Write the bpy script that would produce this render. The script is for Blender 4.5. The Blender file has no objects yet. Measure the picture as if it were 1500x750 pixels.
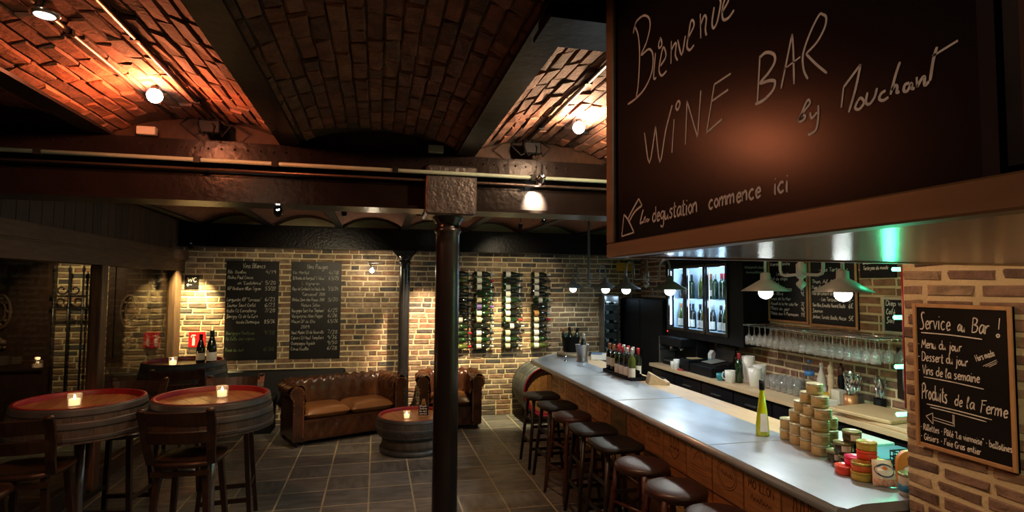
import bpy, math, random
from mathutils import Matrix, Vector, Euler

# ---------------------------------------------------------------- camera, world, exposure
S = bpy.context.scene
COL = S.collection
random.seed(7)
PI = math.pi
EYE = Vector((0, 0, 1.88))
RT = Vector((.97243, -.23307, .00684)); UP = Vector((-.01916, -.05062, .99853)); FW = Vector((.23239, .97114, .05369))
cam_d = bpy.data.cameras.new('camera'); cam_d.sensor_width = 36.0; cam_d.lens = 36.0 * 825 / 1500; cam_d.clip_start = .02
cam = bpy.data.objects.new('camera', cam_d); COL.objects.link(cam)
cam.matrix_world = Matrix(((RT.x, UP.x, -FW.x, EYE.x), (RT.y, UP.y, -FW.y, EYE.y), (RT.z, UP.z, -FW.z, EYE.z), (0, 0, 0, 1)))
S.camera = cam
S.view_settings.view_transform = 'Standard'; S.view_settings.look = 'None'
S.view_settings.exposure = 0.0; S.view_settings.gamma = 1.0; S.view_settings.use_curve_mapping = False
W = bpy.data.worlds.new('world'); S.world = W; W.use_nodes = True
W.node_tree.nodes['Background'].inputs[0].default_value = (1.0, .72, .48, 1); W.node_tree.nodes['Background'].inputs[1].default_value = .016

def pix_size(p):                         # how large a thing at p shows (pixels per metre), None when out of frame
    d = Vector(p) - EYE; z = d.dot(FW)
    if z < .1: return None
    x = 750 + 825 * d.dot(RT) / z; y = 375 - 825 * d.dot(UP) / z
    return None if (x < -25 or x > 1525 or y < -25 or y > 775) else 825 / z

# ---------------------------------------------------------------- materials
MATS = {}
def nodes_of(name):
    m = bpy.data.materials.new(name); m.use_nodes = True
    nt = m.node_tree; return m, nt, nt.nodes, nt.links, nt.nodes['Principled BSDF']
def mat(name, c1, c2=None, rough=.5, metal=0., scale=6., stretch=(1, 1, 1), bump=0., bscale=40., spec=.5, rand=None, coat=0., detail=4., lo=.35, hi=.65, rvar=0., trans=0., sheen=0., island=False):
    """noise-mixed procedural material; rand = list of colours picked per object (or per mesh island)"""
    if name in MATS: return MATS[name]
    m, nt, N, L, b = nodes_of(name); MATS[name] = m
    tc = N.new('ShaderNodeTexCoord'); oi = N.new('ShaderNodeObjectInfo'); geo = N.new('ShaderNodeNewGeometry')
    rnd = geo.outputs['Random Per Island'] if island else oi.outputs['Random']
    mp = N.new('ShaderNodeMapping'); mp.inputs['Scale'].default_value = stretch
    add = N.new('ShaderNodeVectorMath'); add.operation = 'ADD'
    mul = N.new('ShaderNodeMath'); mul.operation = 'MULTIPLY'; mul.inputs[1].default_value = 37.0
    L.new(rnd, mul.inputs[0]); L.new(tc.outputs['Object'], add.inputs[0]); L.new(mul.outputs[0], add.inputs[1])
    L.new(add.outputs[0], mp.inputs['Vector'])
    nz = N.new('ShaderNodeTexNoise'); nz.inputs['Scale'].default_value = scale; nz.inputs['Detail'].default_value = detail
    L.new(mp.outputs[0], nz.inputs['Vector'])
    c2 = c2 or tuple(x * .75 for x in c1)
    r = N.new('ShaderNodeValToRGB'); r.color_ramp.elements[0].position = lo; r.color_ramp.elements[1].position = hi
    r.color_ramp.elements[0].color = (*c1, 1); r.color_ramp.elements[1].color = (*c2, 1)
    L.new(nz.outputs['Fac'], r.inputs[0]); out = r.outputs[0]
    if rand:
        rr = N.new('ShaderNodeValToRGB'); rr.color_ramp.interpolation = 'CONSTANT'
        el = rr.color_ramp.elements
        while len(el) < len(rand): el.new(.5)
        for i, c in enumerate(rand): el[i].position = i / len(rand); el[i].color = (*c, 1)
        L.new(rnd, rr.inputs[0])
        mx = N.new('ShaderNodeMix'); mx.data_type = 'RGBA'; mx.blend_type = 'MULTIPLY'; mx.inputs[0].default_value = 1
        L.new(rr.outputs[0], mx.inputs[6]); L.new(out, mx.inputs[7]); out = mx.outputs[2]
    L.new(out, b.inputs['Base Color'])
    b.inputs['Roughness'].default_value = rough; b.inputs['Metallic'].default_value = metal
    b.inputs['Specular IOR Level'].default_value = spec; b.inputs['Coat Weight'].default_value = coat; b.inputs['Coat Roughness'].default_value = .15
    b.inputs['Transmission Weight'].default_value = trans
    if rvar:
        mr = N.new('ShaderNodeMapRange'); mr.inputs[3].default_value = rough - rvar; mr.inputs[4].default_value = rough + rvar
        L.new(nz.outputs['Fac'], mr.inputs[0]); L.new(mr.outputs[0], b.inputs['Roughness'])
    if bump:
        n2 = N.new('ShaderNodeTexNoise'); n2.inputs['Scale'].default_value = bscale; n2.inputs['Detail'].default_value = 5
        L.new(mp.outputs[0], n2.inputs['Vector'])
        bp = N.new('ShaderNodeBump'); bp.inputs['Strength'].default_value = bump; bp.inputs['Distance'].default_value = .01
        L.new(n2.outputs['Fac'], bp.inputs['Height']); L.new(bp.outputs[0], b.inputs['Normal'])
    return m
def emit(name, c, s):
    if name in MATS: return MATS[name]
    m, nt, N, L, b = nodes_of(name); MATS[name] = m
    b.inputs['Base Color'].default_value = (*c, 1); b.inputs['Emission Color'].default_value = (*c, 1); b.inputs['Emission Strength'].default_value = s
    return m
def thin_glass(name, tint=(1, 1, 1), refl=1.0, rough=.02, haze=0.):
    if name in MATS: return MATS[name]
    m, nt, N, L, b = nodes_of(name); MATS[name] = m; N.remove(b)
    t = N.new('ShaderNodeBsdfTransparent'); t.inputs[0].default_value = (*tint, 1)
    g = N.new('ShaderNodeBsdfGlossy'); g.inputs['Roughness'].default_value = rough
    f = N.new('ShaderNodeLayerWeight'); f.inputs[0].default_value = .5
    pw = N.new('ShaderNodeMath'); pw.operation = 'POWER'; pw.inputs[1].default_value = 4.0; L.new(f.outputs['Facing'], pw.inputs[0])
    k = N.new('ShaderNodeMath'); k.operation = 'MULTIPLY_ADD'; k.inputs[1].default_value = .75 * refl; k.inputs[2].default_value = .045 * refl; L.new(pw.outputs[0], k.inputs[0])
    x = N.new('ShaderNodeMixShader'); L.new(k.outputs[0], x.inputs[0]); L.new(t.outputs[0], x.inputs[1]); L.new(g.outputs[0], x.inputs[2])
    if haze:                                       # even white diffuse share mixed in, standing in for bright glints on the glass
        df = N.new('ShaderNodeBsdfDiffuse'); df.inputs[0].default_value = (.9, .9, .9, 1)
        x2 = N.new('ShaderNodeMixShader'); x2.inputs[0].default_value = haze; L.new(x.outputs[0], x2.inputs[1]); L.new(df.outputs[0], x2.inputs[2]); x = x2
    L.new(x.outputs[0], N['Material Output'].inputs[0])
    return m
BR_BACK = [(.26, .15, .085), (.19, .13, .085), (.35, .24, .15), (.13, .10, .075), (.30, .165, .095), (.24, .17, .115), (.38, .27, .18), (.09, .08, .07), (.28, .19, .12), (.22, .14, .09)]
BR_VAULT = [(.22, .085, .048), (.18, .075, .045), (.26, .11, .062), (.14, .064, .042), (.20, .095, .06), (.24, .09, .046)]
BR_PIL = [(.24, .145, .10), (.31, .20, .13), (.19, .115, .085), (.28, .175, .12), (.38, .27, .17)]
BR_BAR = [(.32, .16, .09), (.25, .13, .08), (.38, .20, .11), (.20, .12, .08), (.30, .18, .11)]
g1, g2 = (1.15, 1.15, 1.15), (.62, .62, .62)
def brickmats(key, pal):
    return (mat('brick_' + key, g1, g2, .85, scale=14, rand=pal, bump=.6, bscale=60), mat('brick_far_' + key, g1, g2, .85, scale=14, rand=pal, bump=.6, bscale=60, island=True))
M_BACK = brickmats('back', BR_BACK); M_VLT = brickmats('vault', BR_VAULT); M_PIL = brickmats('pillar', BR_PIL); M_BARW = brickmats('bar', BR_BAR)
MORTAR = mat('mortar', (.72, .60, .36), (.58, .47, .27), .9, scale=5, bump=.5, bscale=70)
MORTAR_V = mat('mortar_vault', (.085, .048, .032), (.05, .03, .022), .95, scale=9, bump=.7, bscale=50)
GROUT = mat('grout', (.50, .43, .28), (.38, .33, .21), .8, scale=8)
SLATE = mat('slate', (1.1, 1.1, 1.1), (.62, .62, .62), .42, scale=5, stretch=(1, 3, 1), rand=[(.145, .145, .138), (.18, .172, .155), (.125, .13, .13), (.16, .155, .145), (.20, .19, .17), (.135, .13, .12)], bump=.25, bscale=35, rvar=.1)
STEELBLK = mat('black_painted_steel', (.012, .010, .010), (.008, .007, .007), .32, scale=9, bump=.25, bscale=18, spec=.4)
IRON = mat('cast_iron_black', (.016, .015, .015), (.010, .010, .010), .25, scale=9, bump=.12, bscale=30, spec=.6)
IRON_R = mat('rough_black_iron', (.05, .045, .042), (.03, .027, .026), .38, scale=20, bump=.9, bscale=32, spec=.6)
GIRD = mat('dark_brown_painted_steel', (.010, .007, .006), (.007, .005, .0045), .28, scale=7, bump=.3, bscale=26, spec=.12)
PIPE = mat('grey_green_pipe', (.30, .40, .32), (.25, .33, .27), .45, scale=5)
PIPE_D = mat('dark_copper_pipe', (.10, .07, .055), (.07, .05, .04), .35, metal=.5)
OAK_D = mat('dark_oak', (.13, .070, .036), (.070, .036, .019), .5, scale=5, stretch=(9, 1, 9), bump=.2, bscale=20)
OAK_X = mat('dark_oak_grain', (.13, .070, .036), (.075, .040, .020), .45, scale=4, stretch=(1, 10, 10), bump=.2, bscale=14)
OAK_V = mat('dark_oak_upright', (.17, .095, .048), (.10, .055, .028), .5, scale=4, stretch=(10, 10, 1), bump=.2, bscale=14)
PLANK = mat('stained_plank', (.085, .052, .034), (.055, .034, .022), .55, scale=4, stretch=(10, 10, 1), rand=[(1, 1, 1), (.75, .75, .75), (1.2, 1.1, 1.05)], bump=.2, bscale=14)
PINE = mat('pine_frame', (.52, .30, .13), (.42, .22, .09), .5, scale=5, stretch=(4, 4, 1))
SIGNWOOD = mat('varnished_sign_wood', (.24, .135, .05), (.16, .088, .032), .38, scale=3, stretch=(8, 1, 8))
SOFFIT = mat('lacquered_soffit_wood', (.085, .068, .050), (.045, .036, .027), .17, scale=3, stretch=(2.0, 14, 1), bump=.06, bscale=10, spec=.7)
DARKPANEL = mat('dark_stained_panel', (.05, .024, .013), (.030, .015, .009), .5, scale=3, stretch=(10, 1, 4), spec=.2)
CHALKB = mat('chalkboard', (.008, .007, .007), (.011, .010, .010), .36, scale=4, spec=.2)
CHALKS = mat('welcome_chalkboard', (.008, .0065, .0065), (.010, .008, .008), .26, scale=3, spec=.08)
CHALK = mat('chalk', (.80, .79, .72), (.66, .65, .60), .9, scale=60)
CHALK_D = mat('worn_chalk', (.58, .57, .48), (.36, .36, .30), .9, scale=40)
CHALK_G = mat('green_chalk', (.10, .15, .06), (.07, .10, .04), .9, scale=40)
LEATHER = mat('brown_leather', (.070, .024, .009), (.034, .012, .006), .21, scale=7, bump=.12, bscale=120, spec=.55, rvar=.06)
LEATHER_S = mat('tan_seat_leather', (.20, .075, .020), (.13, .046, .013), .33, scale=4, bump=.1, bscale=120)
BLKLEATH = mat('black_leather', (.007, .006, .006), (.005, .005, .004), .5, scale=10)
SEATVINYL = mat('dark_brown_vinyl', (.050, .018, .012), (.034, .013, .009), .40, scale=6, bump=.05, bscale=60)
SEATWOOD = mat('dark_brown_seat_wood', (.022, .015, .011), (.015, .010, .008), .48, scale=6, spec=.25)
STOOLLEG = mat('black_brown_stool_leg', (.020, .012, .009), (.012, .008, .006), .38, scale=8, stretch=(6, 6, 1))
STOOLLEG_R = mat('red_brown_stool_leg', (.070, .022, .012), (.045, .014, .008), .36, scale=8, stretch=(6, 6, 1))
CHAIRW = mat('dark_walnut_chair', (.040, .022, .013), (.024, .013, .0085), .34, scale=6, stretch=(6, 6, 2))
STAVE = mat('weathered_stave', (1.1, 1.1, 1.1), (.65, .65, .65), .7, scale=6, stretch=(3, 3, 1), rand=[(.062, .064, .058), (.084, .078, .064), (.050, .053, .050), (.072, .072, .062)], bump=.4, bscale=30)
HOOP = mat('galvanised_hoop', (.095, .108, .115), (.060, .070, .076), .45, metal=.3, scale=9)
REDRIM = mat('red_painted_rim', (.24, .008, .013), (.17, .006, .010), .38, scale=8)
HEADW = mat('barrel_head_plank', (1.15, 1.15, 1.15), (.7, .7, .7), .32, scale=5, stretch=(10, 1.2, 10), rand=[(.30, .125, .04), (.36, .16, .052), (.25, .10, .033), (.33, .14, .046)], coat=.25)
ZINC = mat('zinc_top', (.50, .56, .64), (.33, .38, .45), .33, metal=.5, scale=2.6, stretch=(1.4, .8, 1), rvar=.10, bump=.12, bscale=3, detail=8)
ZINC_E = mat('zinc_edge', (.36, .37, .38), (.28, .29, .30), .30, metal=.15, scale=5)
BEECH = mat('beech_worktop', (.62, .46, .29), (.52, .37, .22), .42, scale=4, stretch=(8, 1, 8))
CRATE = mat('crate_pine', (1.1, 1.1, 1.1), (.75, .75, .75), .55, scale=5, stretch=(1, 1, 7), rand=[(.62, .37, .14), (.70, .43, .17), (.56, .32, .12), (.66, .39, .15)])
CRATE_INK = mat('branded_ink', (.075, .032, .014), (.10, .045, .02), .7)
CRATE_LINE = mat('bar_batten', (.12, .062, .026), (.085, .042, .018), .5, scale=5)
BLACK = mat('black_plastic', (.006, .006, .007), (.008, .008, .009), .55, spec=.12)
BLACKG = mat('black_gloss', (.008, .008, .010), (.012, .012, .014), .16)
WHITE = mat('white_ceramic', (.78, .77, .74), (.70, .69, .66), .25)
PAPER = mat('paper_label', (.74, .71, .63), (.66, .62, .53), .6, scale=14)
CREAM = mat('cream_label', (.66, .57, .36), (.58, .49, .30), .6)
CHROME = mat('chrome', (.75, .75, .76), (.65, .65, .67), .14, metal=1.)
STEEL = mat('brushed_steel', (.42, .42, .42), (.33, .33, .34), .3, metal=.95)
BOT_D = mat('dark_bottle_glass', (.008, .010, .007), (.012, .014, .009), .07, spec=.7)
BOT_G = mat('green_bottle_glass', (.009, .026, .008), (.013, .034, .010), .07, spec=.7)
BOT_O = mat('olive_bottle_glass', (.055, .075, .012), (.075, .095, .015), .07, spec=.7)
CAP_R = mat('red_capsule', (.42, .02, .03), (.34, .016, .024), .3)
CAP_C = mat('copper_capsule', (.50, .19, .08), (.42, .15, .06), .3, metal=.5)
CAP_K = mat('black_capsule', (.012, .012, .014), (.02, .02, .022), .3)
CAP_W = mat('silver_capsule', (.62, .61, .58), (.5, .5, .48), .3, metal=.6)
CAP_V = mat('violet_capsule', (.16, .07, .32), (.13, .05, .27), .35)
GLASS = thin_glass('clear_glass', (.97, .98, .98), 2.2, .06, .11)
PANE = thin_glass('window_pane', (.88, .85, .80), .40, .01)
CHALKPURE = CHALK
BULB = emit('lit_bulb', (1, .93, .80), 30.)
LAMPGLOW = emit('lit_globe', (.93, 1, .97), 12.)
FLAME = emit('candle_wax_glow', (1, .62, .30), 2.2)
SHADE = mat('grey_green_enamel', (.22, .25, .23), (.18, .20, .19), .4, scale=6)

# ---------------------------------------------------------------- mesh building
class MB:
    def __init__(s): s.v = []; s.f = []; s.sm = []
    def add(s, vs, fs, smooth=False):
        n = len(s.v); s.v += [tuple(p) for p in vs]; s.f += [tuple(i + n for i in f) for f in fs]; s.sm += [smooth] * len(fs); return s
    def box(s, x0, x1, y0, y1, z0, z1, m=None):
        vs = [(x0, y0, z0), (x1, y0, z0), (x1, y1, z0), (x0, y1, z0), (x0, y0, z1), (x1, y0, z1), (x1, y1, z1), (x0, y1, z1)]
        if m is not None: vs = [m @ Vector(p) for p in vs]
        return s.add(vs, [(3, 2, 1, 0), (4, 5, 6, 7), (0, 1, 5, 4), (1, 2, 6, 5), (2, 3, 7, 6), (3, 0, 4, 7)])
    def cbox(s, x0, x1, y0, y1, z0, z1, c=.004, m=None):      # box with chamfered vertical and top/bottom edges
        ring = lambda i, z: [(x0 + i + c, y0 + i, z), (x1 - i - c, y0 + i, z), (x1 - i, y0 + i + c, z), (x1 - i, y1 - i - c, z), (x1 - i - c, y1 - i, z), (x0 + i + c, y1 - i, z), (x0 + i, y1 - i - c, z), (x0 + i, y0 + i + c, z)]
        vs = ring(c, z0) + ring(0, z0 + c) + ring(0, z1 - c) + ring(c, z1)
        if m is not None: vs = [m @ Vector(p) for p in vs]
        fs = [tuple(range(7, -1, -1)), tuple(range(24, 32))]
        for k in range(3):
            for i in range(8): j = (i + 1) % 8; fs.append((k * 8 + i, k * 8 + j, k * 8 + 8 + j, k * 8 + 8 + i))
        return s.add(vs, fs)
    def lathe(s, prof, n=24, m=None, smooth=True, a0=0., a1=2 * PI, sx=1., sy=1., cap=True):
        full = abs(a1 - a0 - 2 * PI) < 1e-6; k = n if full else n + 1
        vs = []; fs = []
        for r, z in prof:
            for i in range(k):
                a = a0 + (a1 - a0) * i / n; vs.append((r * math.cos(a) * sx, r * math.sin(a) * sy, z))
        if m is not None: vs = [m @ Vector(p) for p in vs]
        for q in range(len(prof) - 1):
            for i in range(n):
                j = (i + 1) % k if full else i + 1
                fs.append((q * k + i, q * k + j, q * k + k + j, q * k + k + i))
        s.add(vs, fs, smooth)
        if full and cap:
            base = len(s.v) - len(vs)
            if prof[0][0] > 1e-5: s.f.append(tuple(base + i for i in range(k - 1, -1, -1))); s.sm.append(False)
            if prof[-1][0] > 1e-5: s.f.append(tuple(base + (len(prof) - 1) * k + i for i in range(k))); s.sm.append(False)
        return s
    def cyl(s, p0, p1, r0, r1=None, n=12, smooth=True):
        p0 = Vector(p0); p1 = Vector(p1); r1 = r0 if r1 is None else r1; d = p1 - p0
        q = d.to_track_quat('Z', 'Y').to_matrix().to_4x4(); q.translation = p0
        return s.lathe([(r0, 0), (r1, d.length)], n, q, smooth)
    def bar(s, p0, p1, w, h, up=(0, 0, 1), w1=None, h1=None):      # rectangular bar from p0 to p1
        p0 = Vector(p0); p1 = Vector(p1); d = (p1 - p0).normalized(); up = Vector(up)
        x = d.cross(up).normalized(); y = x.cross(d); w1 = w if w1 is None else w1; h1 = h if h1 is None else h1
        vs = []
        for p, a, b in ((p0, w, h), (p1, w1, h1)):
            vs += [p - x * a / 2 - y * b / 2, p + x * a / 2 - y * b / 2, p + x * a / 2 + y * b / 2, p - x * a / 2 + y * b / 2]
        return s.add(vs, [(3, 2, 1, 0), (4, 5, 6, 7), (0, 1, 5, 4), (1, 2, 6, 5), (2, 3, 7, 6), (3, 0, 4, 7)])
    def tube(s, pts, r, n=8, cap=True):
        pts = [Vector(p) for p in pts]; vs = []; fs = []; t0 = None; x = None
        for i, p in enumerate(pts):
            t = (pts[min(i + 1, len(pts) - 1)] - pts[max(i - 1, 0)]).normalized()
            if x is None: x = t.orthogonal().normalized()
            else: x = (x - t * x.dot(t)).normalized()
            y = t.cross(x); rr = r[i] if isinstance(r, (list, tuple)) else r
            vs += [p + (x * math.cos(2 * PI * k / n) + y * math.sin(2 * PI * k / n)) * rr for k in range(n)]
        for i in range(len(pts) - 1):
            for k in range(n): j = (k + 1) % n; fs.append((i * n + k, i * n + j, i * n + n + j, i * n + n + k))
        s.add(vs, fs, True)
        if cap:
            b = len(s.v) - len(vs); s.f += [tuple(b + k for k in range(n - 1, -1, -1)), tuple(b + len(vs) - n + k for k in range(n))]; s.sm += [False, False]
        return s
    def prism(s, poly, m, depth):                 # polygon (x,y) extruded along local z
        n = len(poly); vs = [m @ Vector((x, y, 0)) for x, y in poly] + [m @ Vector((x, y, depth)) for x, y in poly]
        fs = [tuple(range(n - 1, -1, -1)), tuple(range(n, 2 * n))] + [(i, (i + 1) % n, n + (i + 1) % n, n + i) for i in range(n)]
        return s.add(vs, fs)
    def sphere(s, c, r, n=12, sz=1.):
        k = max(6, n // 2); m = Matrix.Translation(Vector(c))
        return s.lathe([(max(1e-6, r * math.sin(PI * i / k)), -r * sz * math.cos(PI * i / k)) for i in range(k + 1)], n, m)
    def mesh(s, name, m):
        me = bpy.data.meshes.new(name); me.from_pydata(s.v, [], s.f)
        me.polygons.foreach_set('use_smooth', s.sm)
        if m: me.materials.append(m)
        me.update(); return me
    def build(s, name, m, parent=None):
        return put(name, s.mesh(name, m), parent)
def put(name, me, parent=None, mtx=None):
    o = bpy.data.objects.new(name, me); COL.objects.link(o)
    if parent is not None: o.parent = parent
    if mtx is not None: o.matrix_local = mtx
    return o
def tag(o, label, cat, group=None):
    o['label'] = label; o['category'] = cat
    if group: o['group'] = group
    return o
def thing(name, label, cat, loc=(0, 0, 0), rz=0., group=None, rot=None):
    o = bpy.data.objects.new(name, None); COL.objects.link(o); o.empty_display_size = .05
    o.location = loc; o.rotation_euler = rot if rot else (0, 0, rz)
    return tag(o, label, cat, group)
def struct(o): o['kind'] = 'structure'; return o
def dup(root, loc, rz=None, label=None, group=None, rot=None):
    r = root.copy(); COL.objects.link(r); r.location = loc
    if rz is not None: r.rotation_euler = (0, 0, rz)
    if rot is not None: r.rotation_euler = rot
    if label: r['label'] = label
    if group: r['group'] = group
    for ch in list(root.children):
        c = ch.copy(); COL.objects.link(c); c.parent = r
        for g in ch.children:
            d = g.copy(); COL.objects.link(d); d.parent = c
    return r
def lamp_light(kind, name, parent, loc, energy, color, size=.03, target=None, angle=60, blend=.6):
    l = bpy.data.lights.new(name, kind); l.energy = energy; l.color = color
    if kind in ('POINT', 'SPOT'): l.shadow_soft_size = size
    if kind == 'SPOT': l.spot_size = math.radians(angle); l.spot_blend = blend
    o = bpy.data.objects.new(name, l); COL.objects.link(o)
    if parent is not None: o.parent = parent
    o.location = loc
    if target is not None:
        w = Vector(loc) + (parent.location if parent is not None else Vector((0, 0, 0)))
        o.rotation_euler = (Vector(target) - w).to_track_quat('-Z', 'Y').to_euler()
    return o

# ---------------------------------------------------------------- handwriting
GL = {}
def _g(txt):
    for ln in txt.strip().split('\n'):
        ch, adv, st = ln.split('|'); GL[ch] = (float(adv), [[(float(a), float(b)) for a, b in zip(q.split()[::2], q.split()[1::2])] for q in st.split('/')])
_g('''a|5|4 3.6 2 4 .5 2 1.5 0 3 1 4 3.8 4 .6 5 .2
b|4.6|0 7 0 0/0 2.5 2 4 3.6 2 2 0 0 .6
c|4.4|3.4 3.5 2 4 .4 2 1.8 0 3.6 .7
d|4.8|3.8 7 3.8 0/3.8 3 2 4 .4 2 1.8 0 3.8 1.2
e|4.4|.5 2 3.4 2.4 2.4 4 .6 2.4 1.6 0 3.6 .8
f|3.8|3.4 6.4 2.2 7 1.4 5 1.2 -1/0 3.6 3 3.8
g|4.8|3.6 3.6 2 4 .4 2.2 2 .6 3.6 2.4/3.8 4 3.6 -2 2 -3 .6 -2.2
h|4.4|0 7 0 0/0 2.4 2 4 3 3 3.2 0
i|2|.6 4 .6 .4 1.2 0/.6 5.6 .9 6
j|2.6|1.4 4 1.2 -2 0 -2.8/1.4 5.6 1.7 6
k|4.2|0 7 0 0/3 4 0 2 3 0
l|2.4|0 2 1.4 6 .9 7 .3 4 .6 .3 1.6 .2
m|6.2|0 4 0 0/0 2.4 1.6 4 2.4 3 2.4 0/2.4 2.4 4 4 4.8 3 5 0
n|4.2|0 4 0 0/0 2.4 1.8 4 2.8 3 3 0
o|4.4|2 4 .4 2 2 0 3.6 2 2 4
p|4.4|0 4 0 -3/0 3 2 4 3.6 2.2 2 .2 0 1
q|4.6|3.6 3.6 2 4 .4 2 2 .2 3.6 1.4/3.7 4 3.7 -3
r|3.4|0 4 .2 0/.2 2.4 1.4 3.8 2.8 3.8
s|3.8|3 3.6 1.4 4 .6 3 2.6 1.4 1.8 0 .2 .4
t|3.6|1.4 6.4 1.2 1 2 0 3 .4/0 4.2 3 4.4
u|4.8|0 4 .2 1 1.4 0 3 2 3.2 4/3.2 4 3.2 .4 4 .2
v|4|0 4 1.6 0/1.6 0 3.2 4
x|4|0 4 3 0/3 4 0 0
y|4.2|0 4 1.6 1/3.2 4 1.6 0 0 -3
z|4|0 4 3 4/3 4 0 0/0 0 3.2 0
A|5|0 0 2.4 7/2.4 7 4.4 0/.8 2.4 3.8 2.6
B|4.8|0 7 0 0/0 7 3 6.4 2.6 4.2 0 3.8/0 3.8 3.8 3 3.2 .6 0 0
C|5|4 6.2 2 7 .2 3.4 1.8 0 4.2 1
D|5.2|0 7 0 0/0 7 3.6 6 4.2 2.6 2.6 .2 0 0
E|4.4|3.6 7 0 7/0 7 0 0/0 0 3.8 0/0 3.6 2.8 3.6
F|4.4|0 0 .6 6.4/-.4 6.6 4.2 7/.2 4.4 3.4 4.6
G|5.2|4.2 6 2 7 .2 3.4 2 0 4.2 1 4.2 3.2/4.2 3.2 2.6 3.2
H|5|0 7 0 0/4 7 4 0/0 3.6 4 3.6
I|1.6|.6 7 .6 0
J|3.6|2.8 7 2.8 1 1.4 0 0 1
L|4|.4 7 0 0/0 0 3.6 .2
M|6|0 0 .8 6.6/.8 6.6 2.6 2.4 4.6 7/4.6 7 5 0
N|5|0 0 .2 7/.2 7 4 0/4 0 4.2 7
O|5.4|2.4 7 .2 3.6 2.4 0 4.8 3.4 2.4 7
P|4.6|.2 7 0 -.4/-.6 6 2 7.4 4 5.6 2.4 3.4 .2 3
R|5|.2 7 0 0/-.4 6.2 2 7.2 3.6 5.6 2 3.8 .2 3.4/1.4 3.6 4.2 0
S|4.8|4 7.4 2.4 8 1.2 6.4 2.4 3.6 3.4 1.4 2 -.2 0 0
T|4.8|0 6.8 4.6 7/2.2 7 2.2 0
V|4.6|0 7 2 0/2 0 4 7.6
W|6.6|0 7 1.4 0/1.4 0 3 5/3 5 4.4 0/4.4 0 6 7
0|4.4|2 7 .3 3.5 2 0 3.8 3.5 2 7
1|2.6|0 5 1.4 7/1.4 7 1.4 0
2|4.4|.2 5.6 2 7 3.6 5.4 .2 0/.2 0 3.8 .2
3|4.4|.4 6.4 2.4 7 3 5.4 1.6 3.8 3.4 2 2 0 .2 .6
4|4.6|2.4 7 0 2.6/0 2.6 4 2.8/3 4.4 2.8 0
5|4.4|3.6 7 .6 7/.6 7 .4 4 2.6 4.2 3.4 2 2 0 .2 .4
6|4.4|3 7 .8 4 .6 1.2 2 0 3.4 1.6 2.2 3.2 .6 2
7|4.2|0 7 3.6 7/3.6 7 1.4 0
8|4.4|2 3.6 .5 5.4 2 7 3.4 5.4 2 3.6 .3 1.6 2 0 3.7 1.6 2 3.6
9|4.4|3.4 5.4 2 7 .5 5.2 2 3.8 3.4 5.4 3 0
/|3.4|0 -.6 2.6 7.4
-|3.4|.4 3 2.4 3.1
.|1.6|.3 .1 .7 .3
,|1.6|.7 .4 .2 -1
!|2.4|.8 8 .8 3.4/.8 1.6 .2 .9 .8 .2 1.4 .9 .8 1.6
:|1.6|.4 .6 .7 .9/.4 3.2 .7 3.5
'|1.6|.6 7 .4 5.6
"|2.6|.4 7 .3 5.6/1.6 7 1.5 5.6
E€|4|0 0 1 1
€|4.8|4 6.2 2.2 7 .8 3.4 2.2 0 4.2 .8/0 4 3 4.2/0 2.8 2.8 3''')
ACC = {'é': ('e', '1.6 5.2 2.8 6.6'), 'è': ('e', '2.8 5.2 1.6 6.6'), 'â': ('a', '1 5 2.2 6.4 3.4 5'), 'ô': ('o', '1 5 2.2 6.4 3.4 5')}
for k, (bch, st) in ACC.items():
    v = [float(q) for q in st.split()]; GL[k] = (GL[bch][0], GL[bch][1] + [list(zip(v[::2], v[1::2]))])
def smooth_pts(p, k=4):
    if len(p) < 3: return p
    out = []
    for i in range(len(p) - 1):
        a = p[max(i - 1, 0)]; b = p[i]; c = p[i + 1]; d = p[min(i + 2, len(p) - 1)]
        for q in range(k):
            t = q / k
            out.append(tuple(.5 * (2 * b[j] + (c[j] - a[j]) * t + (2 * a[j] - 5 * b[j] + 4 * c[j] - d[j]) * t * t + (3 * b[j] - a[j] - 3 * c[j] + d[j]) * t ** 3) for j in (0, 1)))
    return out + [p[-1]]
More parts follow.
